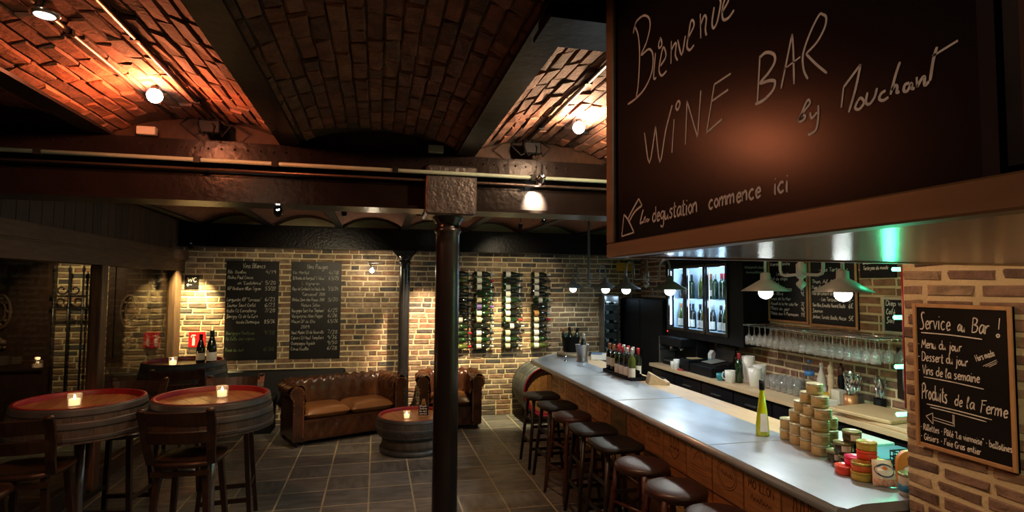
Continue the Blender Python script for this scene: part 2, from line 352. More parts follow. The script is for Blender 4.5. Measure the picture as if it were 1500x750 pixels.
class Ink:
    """flat chalk strokes on a plane: o + u*x + v*y, lifted along the normal"""
    def __init__(s, o, u, v, lift=.0015):
        s.o = Vector(o); s.u = Vector(u).normalized(); s.v = Vector(v).normalized(); s.n = s.u.cross(s.v); s.o += s.n * lift; s.mb = MB()
    def stroke(s, pts, w, k=4):
        pts = smooth_pts([tuple(p) for p in pts], k)
        if len(pts) < 2: return
        vs = []; fs = []
        for i, p in enumerate(pts):
            a = pts[max(i - 1, 0)]; b = pts[min(i + 1, len(pts) - 1)]
            dx, dy = b[0] - a[0], b[1] - a[1]; q = math.hypot(dx, dy) or 1
            nx, ny = -dy / q * w / 2, dx / q * w / 2
            if i in (0, len(pts) - 1): nx *= .7; ny *= .7
            for sg in (1, -1): vs.append(s.o + s.u * (p[0] + nx * sg) + s.v * (p[1] + ny * sg))
        for i in range(len(pts) - 1): fs.append((2 * i, 2 * i + 1, 2 * i + 3, 2 * i + 2))
        s.mb.add(vs, fs)
    def text(s, t, x, y, h, w, width=None, slant=.12, rot=0., jit=.25, k=3):
        """h = height of a capital; width = total run"""
        adv = sum(GL[c][0] if c in GL else 3.0 for c in t) or 1; sc = h / 7.; sx = (width / adv) if width else sc
        cx = 0; cr, sr = math.cos(rot), math.sin(rot)
        for c in t:
            if c not in GL: cx += 3.0; continue
            dy = random.uniform(-jit, jit)
            for st in GL[c][1]:
                pts = [((cx + px + slant * py * sc / sx) * sx, (py + dy) * sc) for px, py in st]
                s.stroke([(x + a * cr - b * sr, y + a * sr + b * cr) for a, b in pts], w, k)
            cx += GL[c][0] * random.uniform(.94, 1.06)
    def line(s, x0, y0, x1, y1, w): s.stroke([(x0, y0), (x1, y1)], w)
    def build(s, name, m, parent): o = s.mb.build(name, m, parent); o['kind'] = 'stuff'; return o

# ---------------------------------------------------------------- brick laying
BRICKS = {}
def brick_mesh(key, mt, bl, bh, depth, ragged=.004):
    k = (key, random.randrange(7))
    if k in BRICKS: return BRICKS[k]
    c = .006; j = lambda: random.uniform(-ragged, ragged)
    vs = []
    for q, (ins, z) in enumerate(((0, 0), (0, depth - c), (c, depth))):
        for sx, sy in ((-1, -1), (1, -1), (1, 1), (-1, 1)):
            vs.append((sx * (bl / 2 - ins) + (j() if q else 0), sy * (bh / 2 - ins) + (j() * .6 if q else 0), z + (j() * .5 if q == 2 else 0)))
    fs = [(8, 9, 10, 11)] + [(r + i, r + (i + 1) % 4, r + 4 + (i + 1) % 4, r + 4 + i) for r in (0, 4) for i in range(4)]
    me = MB().add(vs, fs).mesh('brick', mt); BRICKS[k] = me; return me
def lay(parent, key, mats, places, bl, bh, depth, limit=300, ragged=.004):
    """places: list of (matrix, length scale); the largest-showing ones become bricks, the others one joined piece"""
    seen = []
    for m, sx in places:
        ps = pix_size(m.translation); seen.append(((ps or 0) * sx, m, sx))
    seen.sort(key=lambda t: -t[0]); far = MB()
    for i, (ps, m, sx) in enumerate(seen):
        mm = m @ Matrix.Diagonal((sx, 1, 1, 1))
        me = brick_mesh(key, mats[0], bl, bh, depth, ragged)
        if i < limit and ps > 0: put('brick', me, parent, mm)
        else: far.add([mm @ v.co for v in me.vertices], [tuple(p.vertices) for p in me.polygons])
    if far.v: o = far.build('brick_courses', mats[1], parent); o['kind'] = 'stuff'
def wall_places(o, u, v, Wd, Hh, pitch, bl, joint, holes=()):
    """rows of stretchers and headers on plane o,u,v"""
    o = Vector(o); u = Vector(u); v = Vector(v); n = u.cross(v); out = []; y = pitch / 2; row = 0
    while y < Hh:
        x = -random.uniform(0, bl) if row % 2 else -random.uniform(0, bl) * .5
        while x < Wd:
            L = bl * (random.uniform(.93, 1.06) if random.random() < .72 else random.uniform(.45, .6))
            a, b = max(x, 0), min(x + L, Wd)
            if b - a > .04 and not any(h[0] < (a + b) / 2 < h[1] and h[2] < y < h[3] for h in holes):
                p = o + u * (a + b) / 2 + v * (y + random.uniform(-.002, .002)) + n * random.uniform(-.003, .002)
                m = Matrix(((u.x, v.x, n.x, p.x), (u.y, v.y, n.y, p.y), (u.z, v.z, n.z, p.z), (0, 0, 0, 1)))
                out.append((m @ Matrix.Rotation(random.uniform(-.012, .012), 4, 'Z'), (b - a) / bl))
            x += L + joint
        y += pitch; row += 1
    return out

# ---------------------------------------------------------------- the setting
YB = 8.18                                    # back wall
fl = struct(MB().box(-5.2, 4.4, -1.0, YB + .3, -.20, -.0012).build('floor', GROUT))
P = .385; me_tile = None
tile_ms = []
for k in range(6):
    a = P / 2 - .0075; j = lambda: random.uniform(-.0004, .0008)
    vs = [(-a, -a, -.012), (a, -a, -.012), (a, a, -.012), (-a, a, -.012), (-a, -a, -.001), (a, -a, -.001), (a, a, -.001), (-a, a, -.001)]
    b = a - .003; vs += [(-b, -b, j()), (b, -b, j()), (b, b, j()), (-b, b, j())]
    fs = [(8, 9, 10, 11)] + [(r + i, r + (i + 1) % 4, r + 4 + (i + 1) % 4, r + 4 + i) for r in (0, 4) for i in range(4)]
    tile_ms.append(MB().add(vs, fs).mesh('tile', SLATE))
for ix in range(-13, 6):
    for iy in range(-7, 12):
        x = -.035 + P * (ix + .5); y = 5.13 + P * (iy - 1.5) + .385 * .0
        if x > 2.2 or y > YB - .05: continue
        put('tile', random.choice(tile_ms), fl, Matrix.Translation((x, y, 0)) @ Matrix.Rotation(random.choice((0, PI / 2, PI)), 4, 'Z'))
# back wall
wb = struct(MB().box(-5.2, 4.3, YB, YB + .25, -.1, 3.2).build('wall_back', MORTAR))
lay(wb, 'back', M_BACK, wall_places((-5.15, YB - .0, 0), (1, 0, 0), (0, 0, 1), 9.3, 2.62, .0745, .215, .019), .215, .0535, .009, ragged=.0065)
# wall behind the bar
XB = 4.05
wr = struct(MB().box(XB, XB + .25, -1.0, YB, -.1, 3.2).build('wall_right', MORTAR))
lay(wr, 'barwall', M_BARW, wall_places((XB, YB, .85), (0, -1, 0), (0, 0, 1), 5.6, 1.75, .0745, .215, .019), .215, .0535, .009, ragged=.0065)
# brick pier with the service board
XW = 2.30; YW = 2.055
wp = struct(MB().box(XW + .0, XW + .28, -.6, YW, -.1, 3.0).build('wall_pier', MORTAR))
lay(wp, 'pier', M_PIL, wall_places((XW, YW - .002, .28), (0, -1, 0), (0, 0, 1), 2.2, 1.9, .0625, .185, .028), .185, .0415, .007, ragged=.009)
# corridor side wall beyond the glazing, and the unseen wall behind the camera's left
struct(MB().box(-5.2, -5.05, 2.5, YB, -.1, 3.2).build('wall_left', MORTAR))

# ---- vaulted ceiling: jack arches between steel joists
SPR = 2.775
def vault(x0, x1, y0, y1, zs, rise, bricks=None, name='ceiling', m=None, mlimit=300):
    w = x1 - x0; R = (w * w / 4 + rise * rise) / (2 * rise); cx = (x0 + x1) / 2; cz = zs + rise - R; A = math.asin(w / 2 / R)
    n = 16; vs = []; fs = []
    for q, rr in enumerate((R, R + .12)):
        for i in range(n + 1):
            a = -A + 2 * A * i / n
            for y in (y0, y1): vs.append((cx + rr * math.sin(a), y, cz + rr * math.cos(a)))
    for i in range(n):
        fs.append((2 * i, 2 * i + 1, 2 * i + 3, 2 * i + 2)); b = 2 * n + 2; fs.append((b + 2 * i, b + 2 * i + 2, b + 2 * i + 3, b + 2 * i + 1))
        fs.append((2 * i, 2 * i + 2, b + 2 * i + 2, b + 2 * i)); fs.append((2 * i + 1, b + 2 * i + 1, b + 2 * i + 3, 2 * i + 3))
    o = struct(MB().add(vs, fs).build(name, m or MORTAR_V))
    if bricks:
        by0, by1 = bricks; pl = []; rows = int(round(2 * A * R / .0705)); Ls = .205
        for r in range(rows):
            a = -A + 2 * A * (r + .5) / rows; y = by0 - random.uniform(0, .2)
            while y < by1:
                L = Ls * random.uniform(.9, 1.08) if random.random() < .85 else Ls * .55
                if y + L < y1 and y > y0:
                    nn = Vector((-math.sin(a), 0, -math.cos(a))); u = Vector((0, 1, 0)); v = nn.cross(u)
                    rr = R + .004 + random.uniform(-.006, .006); c = Vector((cx + rr * math.sin(a), y + L / 2, cz + rr * math.cos(a)))
                    mm = Matrix(((u.x, v.x, nn.x, c.x), (u.y, v.y, nn.y, c.y), (u.z, v.z, nn.z, c.z), (0, 0, 0, 1)))
                    pl.append((mm @ Matrix.Rotation(random.uniform(-.02, .02), 4, 'Z') @ Matrix.Rotation(random.uniform(-.03, .03), 4, 'X'), L / Ls))
                y += L + .010
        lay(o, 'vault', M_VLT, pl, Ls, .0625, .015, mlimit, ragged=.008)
    return o
JX = [-2.64, -1.58, -.54, .56, 1.62, 2.7, 3.75]
for i in range(len(JX) - 1):
    vault(JX[i] + .01, JX[i + 1] - .01, -1.0, 3.76, SPR, .115, (1.45, 3.72) if i < 4 else None)
def ibeam(mb, x, y0, y1, z, fw=.125, h=.2):
    mb.box(x - fw / 2, x + fw / 2, y0, y1, z, z + .016); mb.box(x - .012, x + .012, y0, y1, z + .016, z + h); return mb
for i, x in enumerate(JX): struct(ibeam(MB(), x, -1.0, 3.74, 2.748).build('trim_%d' % (i + 1), STEELBLK))
JB = [-3.06, -2.21, -1.36, -.50, .35, 1.20, 2.05, 2.95, 3.8]
VB = mat('far_vault_brick', (.30, .13, .075), (.15, .07, .045), .9, scale=9, stretch=(9, 2.5, 1), bump=.8, bscale=14)
for i in range(len(JB) - 1): vault(JB[i] + .01, JB[i + 1] - .01, 3.95, YB + .1, 2.665, .14, m=VB)
for i, x in enumerate(JB): struct(ibeam(MB(), x, 3.96, 7.92, 2.645, .09).build('trim_%d' % (i + 11), STEELBLK))
# cross beam closing the right-hand bay
cbm = struct(MB().box(.50, 3.9, 1.66, 1.74, 2.72, 2.90).box(.50, 3.9, 1.60, 1.80, 2.70, 2.722).build('trim_21', STEELBLK))
# girder across the room
gd = struct(MB().box(-2.6, 4.05, 3.80, 3.92, 2.40, 2.76).build('trim_31', GIRD))
MB().box(-2.6, 4.05, 3.72, 4.0, 2.383, 2.405).build('bottom_flange', GIRD, gd)
MB().box(-2.6, 4.05, 3.765, 3.80, 2.405, 2.545).build('face_plate', GIRD, gd)
MB().box(-2.6, 4.05, 3.70, 3.985, 2.625, 2.64).box(-2.6, 4.05, 3.70, 3.72, 2.64, 2.748).build('upper_plate', GIRD, gd)
rv = MB()
for k in range(90): rv.sphere((-2.55 + k * .0735, 3.70, 2.70), .007, 8)
o = rv.build('rivets', GIRD, gd); o['kind'] = 'stuff'
MB().tube([(-2.6, 3.655, 2.617), (4.0, 3.655, 2.617)], .0135, 10).build('trim_32', PIPE); struct(bpy.data.objects['trim_32'])
o = bpy.data.objects['trim_32']
cl = MB()
for x in (-1.86, -1.05, -.62, .10, 1.02): cl.box(x - .018, x + .018, 3.636, 3.70, 2.598, 2.636)
for k, x in enumerate((-1.86, -1.05, -.62, .10, 1.02)): MB().box(x - .018, x + .018, 3.636, 3.70, 2.598, 2.636).build('pipe_clip', BLACK, o)
o = struct(MB().tube([(-2.6, 3.70, 2.572), (4.0, 3.70, 2.572)], .009, 8).build('trim_33', PIPE_D))
# back beam
struct(MB().box(-2.5, 4.05, 7.92, 8.10, 2.372, 2.665).box(-2.5, 4.05, 7.88, 8.14, 2.36, 2.376).build('trim_34', GIRD))
# dark infill above the girder closing the vault ends
struct(MB().box(-2.6, 4.05, 3.765, 3.79, 2.748, 3.15).build('wall_infill', DARKPANEL))
# cast-iron columns
def column(name, label, x, y, r, zt, cap, iron):
    t = thing(name, label, 'column', (x, y, 0))
    n = 48; prof = [(r * 1.7, 0), (r * 1.7, .05), (r * 1.35, .08), (r * 1.3, .14), (r * 1.05, .17), (r * 1.03, .2), (r * .97, zt - .2), (r * .97, zt - .12), (r * 1.12, zt - .11), (r * 1.12, zt - .095), (r, zt - .085), (r * 1.05, zt - .05), (r * 1.35, zt - .02), (r * 1.4, zt)]
    mb = MB().lathe(prof, n)
    for i, v in enumerate(mb.v):                      # shallow flutes
        if .25 < v[2] < zt - .13:
            a = math.atan2(v[1], v[0]); k = 1 - .018 * (math.cos(a * 12) > .3); mb.v[i] = (v[0] * k, v[1] * k, v[2])
    mb.build('shaft', iron, t)
    return t
c1 = column('cast_iron_column', 'black fluted cast-iron column with rough square capital block under the girder', .468, 3.855, .083, 2.36, .33, IRON)
MB().cbox(-.168, .168, -.185, .15, 2.345, 2.672, .012).build('capital_block', IRON_R, c1)
c2 = column('cast_iron_column', 'thin black iron column standing against the brick wall behind the sofa', .372, 7.93, .075, 2.3, .3, IRON)
cb2 = MB()
for s in (-1, 1): cb2.prism([(0, 2.24), (s * .07, 2.25), (s * .12, 2.30), (s * .165, 2.345), (s * .165, 2.36), (0, 2.36)][::s], Matrix(((1, 0, 0, 0), (0, 0, 1, -.06), (0, 1, 0, 0), (0, 0, 0, 1))), .12)
cb2.build('bracket_capital', IRON, c2)

struct(MB().box(-5.2, -2.57, 2.5, YB, 2.72, 2.80).build('ceiling_passage', OAK_D))
# ---- glazed timber partition on the left
XL = -2.45
part = struct(MB().box(XL - .16, XL, 3.2, YB, 2.05, 2.185).build('trim_41', OAK_D))
struct(MB().box(XL - .14, XL + .045, 3.2, YB - .02, 2.197, 2.31).box(XL - .14, XL + .02, 3.2, YB - .02, 2.183, 2.199).build('trim_42', OAK_D))
bw = struct(MB().box(XL - .12, XL - .03, 3.2, YB, 2.31, 2.70).build('wall_partition', OAK_D))
y = 3.4; 
while y < YB - .1:
    w = random.uniform(.13, .17); MB().box(XL - .035, XL - .012, y + .003, y + w - .003, 2.31, 2.68).build('plank', PLANK, bw); y += w
for i, (a, b, dx) in enumerate(((7.86, 8.17, .0), (5.90, 6.10, .0), (4.05, 4.25, 0))):
    p = struct(MB().cbox(XL - .10, XL + .0, a, b - .1, 0, 2.05, .008).cbox(XL - .11, XL - .03, b - .1, b, 0, 2.05, .006).build('trim_%d' % (i + 43), OAK_V))
for i, (a, b) in enumerate(((6.10, 7.86), (4.25, 5.90))):
    w = struct(MB().box(XL - .085, XL - .077, a, b, .16, 2.05).build('window_%d' % (i + 1), PANE))
    MB().cbox(XL - .12, XL - .04, a, b, 0, .16, .006).build('window_sill', OAK_D, w)
# panelled doors and iron grille seen through the glass
for i, (x0, x1) in enumerate(((-3.27, -2.82), (-4.75, -3.87))):
    d = struct(MB().box(x0, x1, YB - .10, YB - .03, 0, 2.25).build('door_%d' % (i + 1), DARKPANEL))
    cx = (x0 + x1) / 2 + (.02 if i == 0 else -.1)
    f = MB()
    for a, b, c, e in ((x0, x0 + .07, 0, 2.25), (x1 - .07, x1, 0, 2.25), (x0 + .07, x1 - .07, 2.12, 2.25), (x0 + .07, x1 - .07, 0, .2), (x0 + .07, x1 - .07, .82, .94)): f.box(a, b, YB - .125, YB - .10, c, e)
    f.build('stile_frame', DARKPANEL, d)
    ov = MB(); n = 28
    ov.tube([(cx + .10 * math.cos(2 * PI * k / n), YB - .108, 1.53 + .20 * math.sin(2 * PI * k / n)) for k in range(n + 1)], .018, 8, False)
    ov.tube([(cx + .05 * math.cos(2 * PI * k / n), YB - .106, 1.53 + .11 * math.sin(2 * PI * k / n)) for k in range(n + 1)], .012, 8, False)
    for k in range(8): ov.sphere((cx + .075 * math.cos(k * PI / 4), YB - .107, 1.53 + .155 * math.sin(k * PI / 4)), .022, 8)
    ov.build('carved_medallion', OAK_D, d)
    cr = MB()
    for dx, dz, r in ((-.05, 0, .05), (.05, 0, .05), (0, .03, .045), (0, -.05, .05), (-.07, -.06, .03), (.07, -.06, .03)): cr.sphere((cx + dx * .8, YB - .105, 1.16 + dz), r * .8, 10)
    cr.build('carved_bracket', OAK_D, d)
gt = thing('iron_grille', 'tall black wrought-iron grille with scrolls before the brick wall behind the glass', 'grille', (-3.68, YB - .16, 0))
for x in (-.16, .0, .15):
    b = MB(); b.tube([(x, 0, 0), (x, 0, 2.02)], .012, 8); b.lathe([(.012, 2.02), (.022, 2.05), (1e-5, 2.12)], 8, Matrix.Translation((x, 0, 0))); b.build('bar', IRON, gt)
for z in (.15, 1.58, 1.72): MB().box(-.2, .2, -.012, .012, z - .012, z + .012).build('rail', IRON, gt)
for s in (-1, 1):
    pts = []
    for k in range(26):
        a = k / 25 * 3.4 * PI * .62; r = .065 * (1 - k / 34); pts.append((s * (.07 + r * math.cos(a + PI) + .0), -.014, 1.80 + r * math.sin(a + PI)))
    MB().tube(pts, .009, 8).build('scroll', IRON, gt)
# welcome box over the entrance: bulkhead with soffit
XS, YS, ZS = .636, 1.50, 1.962
bk = struct(MB().box(XS + .02, 3.6, -.6, YS - .02, ZS + .05, 2.72).build('wall_bulkhead', DARKPANEL))
MB().box(XS + .03, 3.6, -.6, YS - .03, ZS + .004, ZS + .05).build('soffit_board', SOFFIT, bk)
for k, (x0, x1) in enumerate(((XS, XS + .04),)): MB().cbox(x0, x1, -.6, YS, ZS, ZS + .040, .003).build('bottom_rail', SIGNWOOD, bk)
MB().cbox(XS + .04, 3.6, YS - .03, YS, ZS, ZS + .040, .003).build('bottom_rail', SIGNWOOD, bk)
MB().cbox(XS, XS + .04, YS - .048, YS, ZS + .04, 2.74, .003).build('corner_stile', SIGNWOOD, bk)
# moulding strips fixed on the pier end
rs = tag(MB().tube([(XW + .012, YW + .012, 1.35), (XW + .012, YW + .012, 1.98)], .007, 8).build('red_strip', CAP_R), 'thin dark red strip running down the edge of the brick pier', 'strip')

# ---------------------------------------------------------------- barrel tables
BARREL = {}
def sector(prof_out, prof_in, a, nseg=3):
    """closed stave between angles -a..a"""
    mb = MB(); prof = prof_out + prof_in[::-1]; n = len(prof); vs = []; fs = []
    for k in range(nseg + 1):
        t = -a + 2 * a * k / nseg
        for r, z in prof: vs.append((r * math.cos(t), r * math.sin(t), z))
    for k in range(nseg):
        for i in range(n): j = (i + 1) % n; fs.append((k * n + i, k * n + n + i, k * n + n + j, k * n + j))
    fs += [tuple(range(n)), tuple(nseg * n + i for i in range(n - 1, -1, -1))]
    return mb.add(vs, fs)
def interp(prof, z):
    for (r0, z0), (r1, z1) in zip(prof, prof[1:]):
        if min(z0, z1) <= z <= max(z0, z1): return r0 + (r1 - r0) * (z - z0) / ((z1 - z0) or 1)
    return prof[-1][0]
def barrel_slice(t, zt, prof, hoops, rh, rim=.034, staves=22, key='x'):
    """prof: outer (r, z) from bottom to top in local z (0 = floor)"""
    if key not in BARREL:
        th = .024; pi_ = [(r - th, z) for r, z in prof]; a = PI / staves - .0022
        BARREL[key] = sector(prof, pi_, a).mesh('stave', STAVE)
    for k in range(staves): put('stave', BARREL[key], t, Matrix.Rotation(2 * PI * (k + .3) / staves, 4, 'Z'))
    rt = prof[-1][0]
    MB().lathe([(rt - .0255, zt - rim - .004), (rt - .0255, zt - .002), (rt - .022, zt + .0025), (rt - .003, zt + .0025), (rt - .001, zt - .001)], 48, cap=False).build('red_rim', REDRIM, t)
    for z0, z1 in hoops:
        q = 4; pr = [(interp(prof, z0 + (z1 - z0) * i / q) + .0025, z0 + (z1 - z0) * i / q) for i in range(q + 1)]
        MB().lathe([(pr[0][0] - .004, z0)] + pr + [(pr[-1][0] - .004, z1)], 48, cap=False).build('hoop', HOOP, t)
    nb = 7; R = rt - .027; w = 2 * R / nb                # head of planks
    for k in range(nb):
        x0 = -R + k * w + .0015; x1 = -R + (k + 1) * w - .0015; ed = []
        for i in range(7): x = x0 + (x1 - x0) * i / 6; ed.append((x, math.sqrt(max(0, R * R - x * x))))
        poly = [(x, -yy) for x, yy in ed] + [(x, yy) for x, yy in ed[::-1]]
        MB().prism(poly, Matrix.Translation((0, 0, zt - rim - .02)), .02).build('head_plank', HEADW, t)
def high_table(label, x, y, rz):
    t = thing('barrel_table', label, 'table', (x, y, 0), rz, 'barrel tables on a pole')
    prof = [(.405, .885), (.402, .93), (.396, .98), (.388, 1.03), (.378, 1.07), (.372, 1.10)]
    barrel_slice(t, 1.10, prof, [(1.048, 1.095), (.972, 1.018), (.90, .925)], 0, key='hi')
    MB().lathe([(.37, .890), (.375, .90), (1e-4, .902)], 32).build('underside', OAK_X, t)
    MB().lathe([(.032, .03), (.032, .89)], 20).build('pole', STEEL, t)
    MB().lathe([(.24, 0), (.24, .012), (.06, .03), (.034, .05)], 32).build('base_plate', STEEL, t)
    return t
high_table('barrel-top high table by the glazing with a pale candle and dull wet sheen', -1.93, 4.44, .2)
high_table('barrel-top high table with a short wooden chair in front, in open floor', -1.115, 4.42, .55)
high_table('barrel-top high table carrying two wine bottles near the red fire sign', -1.895, 6.42, 1.0)
ct = thing('barrel_coffee_table', 'low half-barrel coffee table with red rim between sofa and column', 'table', (.44, 6.70, 0), .35)
prof = [(.375, .175), (.402, .205), (.418, .25), (.420, .30), (.412, .35), (.398, .40)]
barrel_slice(ct, .40, prof, [(.362, .396), (.262, .298), (.19, .213)], 0, key='lo')
MB().lathe([(.355, .05), (.355, .10), (.345, .178)], 40).build('drum', STAVE, ct)
MB().lathe([(.372, 0), (.38, .02), (.378, .05), (.352, .062)], 40).build('foot_hoop', HOOP, ct)
# ---- candles
def candle(label, x, y, z):
    t = thing('tealight_candle', label, 'candle', (x, y, z), 0, 'lit candles on the barrel tables'); t.scale = (1.2, 1.2, 1.15)
    MB().lathe([(.030, .0005), (.033, .01), (.034, .075), (.032, .075), (.031, .012), (1e-4, .010)], 20).build('glass_cup', GLASS, t)
    MB().lathe([(.027, .012), (.027, .046), (.02, .044), (1e-4, .043)], 16).build('wax', FLAME, t)
    MB().lathe([(.001, .044), (.006, .052), (.005, .060), (1e-4, .072)], 8).build('flame', emit('flame', (1, .75, .4), 25), t)
    lamp_light('POINT', 'candle_light', t, (0, 0, .09), .35, (1, .55, .22), .015)
hz = 1.10 - .034
candle('small candle in a glass on the barrel table by the glazing', -1.925, 4.33, hz)
candle('small candle in a glass on the barrel table above the short chair', -1.065, 4.46, hz)
candle('small candle in a glass beside the two wine bottles', -1.955, 6.27, hz)
candle('small candle in a glass beside the little easel sign', .36, 6.60, .40 - .034)
# ---- bottles
def lathe_mesh(key, prof, m, n=16):
    if key not in BARREL: BARREL[key] = MB().lathe(prof, n).mesh(key, m)
    return BARREL[key]
BORD = [(.030, 0), (.0375, .006), (.0375, .185), (.034, .205), (.020, .228), (.0145, .242), (.0138, .295), (.0150, .296), (.0150, .302)]
BURG = [(.032, 0), (.041, .006), (.041, .14), (.037, .175), (.024, .225), (.0155, .255), (.0142, .295), (.0155, .296), (.0155, .302)]
CHAM = [(.034, 0), (.0440, .006), (.0440, .14), (.040, .18), (.025, .235), (.0165, .265), (.0152, .298), (.018, .300), (.018, .312)]
SHP = {'bord': BORD, 'burg': BURG, 'cham': CHAM}
def bottle(label, loc, rz=0., rot=None, shape='bord', glass=BOT_D, cap=CAP_R, paper=PAPER, lz=(.06, .14), group=None, name='wine_bottle', sc=1., half=True):
    t = thing(name, label, 'bottle', loc, rz, group, rot)
    if sc != 1: t.scale = (sc, sc, sc)
    pr = SHP[shape]; put('glass', lathe_mesh('glass_' + shape + glass.name, pr, glass), t)
    r = pr[-2][0] + .0012; zt = pr[-1][1]
    put('capsule', lathe_mesh('cap_' + shape + cap.name, [(r, zt - .062), (r + .0006, zt - .01), (r + .001, zt - .008), (r + .001, zt + .002), (1e-4, zt + .003)], cap), t)
    if paper:
        k = 'lab_%s%s%.2f%.2f' % (shape, paper.name, *lz)
        if k not in BARREL:
            rb = pr[1][0] + .0010
            BARREL[k] = MB().lathe([(rb, lz[0]), (rb, lz[1])], 14, None, True, -1.55 - PI / 2, 1.55 - PI / 2).mesh('label', paper)
        put('paper_label', BARREL[k], t)
    return t
bottle('dark wine bottle with pale label and black foil, shorter of two on barrel table', (-1.735, 6.37, hz), .2, shape='burg', cap=CAP_K, lz=(.045, .115))
bottle('dark wine bottle with pinkish label, taller of two on barrel table', (-1.63, 6.36, hz), .1, shape='cham', cap=CAP_K, lz=(.035, .115), sc=1.08)
# ---------------------------------------------------------------- high chairs and stools
def bar_chair():
    t = thing('bar_chair', 'x', 'chair', group='wooden bar chairs at the barrel tables')
    # local: sitter faces +y, back at -y
    out = []
    for k in range(28):
        a = 2 * PI * k / 28; c, s = math.cos(a), math.sin(a); e = .62
        out.append((.205 * math.copysign(abs(c) ** e, c) * (1.0 + .06 * s), .20 * math.copysign(abs(s) ** e, s)))
    mb = MB(); n = 28; vs = []; fs = []
    for sc, z in ((.86, .735), (.98, .742), (1, .757), (.97, .772), (.80, .770), (.45, .762), (.02, .760)):
        vs += [(x * sc, y * sc, z) for x, y in out]
    fs.append(tuple(range(n - 1, -1, -1)))
    for q in range(6):
        for i in range(n): j = (i + 1) % n; fs.append((q * n + i, q * n + j, q * n + n + j, q * n + n + i))
    fs.append(tuple(6 * n + i for i in range(n)))
    mb.add(vs, fs, True).build('seat', CHAIRW, t)
    for sx in (-1, 1):
        for sy in (-1, 1):
            MB().bar((sx * .135, sy * .13, .737), (sx * .19, sy * .195, 0), .034, .034, (0, 1, 0), .03, .03).build('leg', CHAIRW, t)
    lerp = lambda z: (.135 + .055 * (1 - z / .737), .13 + .065 * (1 - z / .737))
    for z, ax in ((.22, 'f'), (.30, 's'), (.22, 'b')):
        x, y = lerp(z)
        if ax == 's':
            for sx in (-1, 1): MB().bar((sx * x, -y, z), (sx * x, y, z), .018, .028).build('stretcher', CHAIRW, t)
        else:
            s = 1 if ax == 'f' else -1; MB().bar((-x, s * y, z), (x, s * y, z), .02, .034).build('stretcher', CHAIRW, t)
    MB().bar((-.17, -.165, .70), (.17, -.165, .70), .018, .03).build('apron', CHAIRW, t)
    for sx in (-1, 1):
        pts = [(sx * .175, -.150, .762), (sx * .182, -.185, .85), (sx * .190, -.205, .95), (sx * .195, -.235, 1.05), (sx * .197, -.262, 1.105)]
        p = MB()
        for a, b in zip(pts, pts[1:]): p.bar(a, b, .022, .05, (1, 0, 0))
        p.lathe([(.001, -.010), (.022, -.006), (.025, .006), (.02, .014), (.001, .017)], 10, Matrix.Translation((sx * .197, -.263, 1.105)))
        p.build('back_post', CHAIRW, t)
    for z, h, yy in ((1.055, .085, -.236), (.935, .075, -.205)):
        r = MB(); k = 8
        for i in range(k):
            f = lambda q: (-.185 + .37 * q / k, yy - .030 * (1 - (2 * q / k - 1) ** 2), z)
            r.bar(f(i), f(i + 1), .016, h, (0, -.25, 1))
        r.build('back_rail', CHAIRW, t)
    return t
ch = bar_chair(); ch.location = (-1.155, 4.12, 0); ch.rotation_euler = (0, 0, -.08)
ch['label'] = 'short-backed wooden bar chair tucked at the open-floor barrel table'
dup(ch, (-2.02, 4.06, 0), .03, 'short-backed wooden bar chair drawn up to the barrel table by the glazing')
dup(ch, (-2.10, 3.57, 0), .10, 'wooden bar chair half out of view beside the glazing chair')
dup(ch, (-1.76, 5.93, 0), .12, 'wooden bar chair pushed against the barrel table with two bottles')
dup(ch, (-1.12, 4.96, 0), PI + .08, 'wooden bar chair behind the open-floor barrel table, facing it')
dup(ch, (-1.88, 4.92, 0), PI - .1, 'wooden bar chair behind the glazing barrel table, facing it')
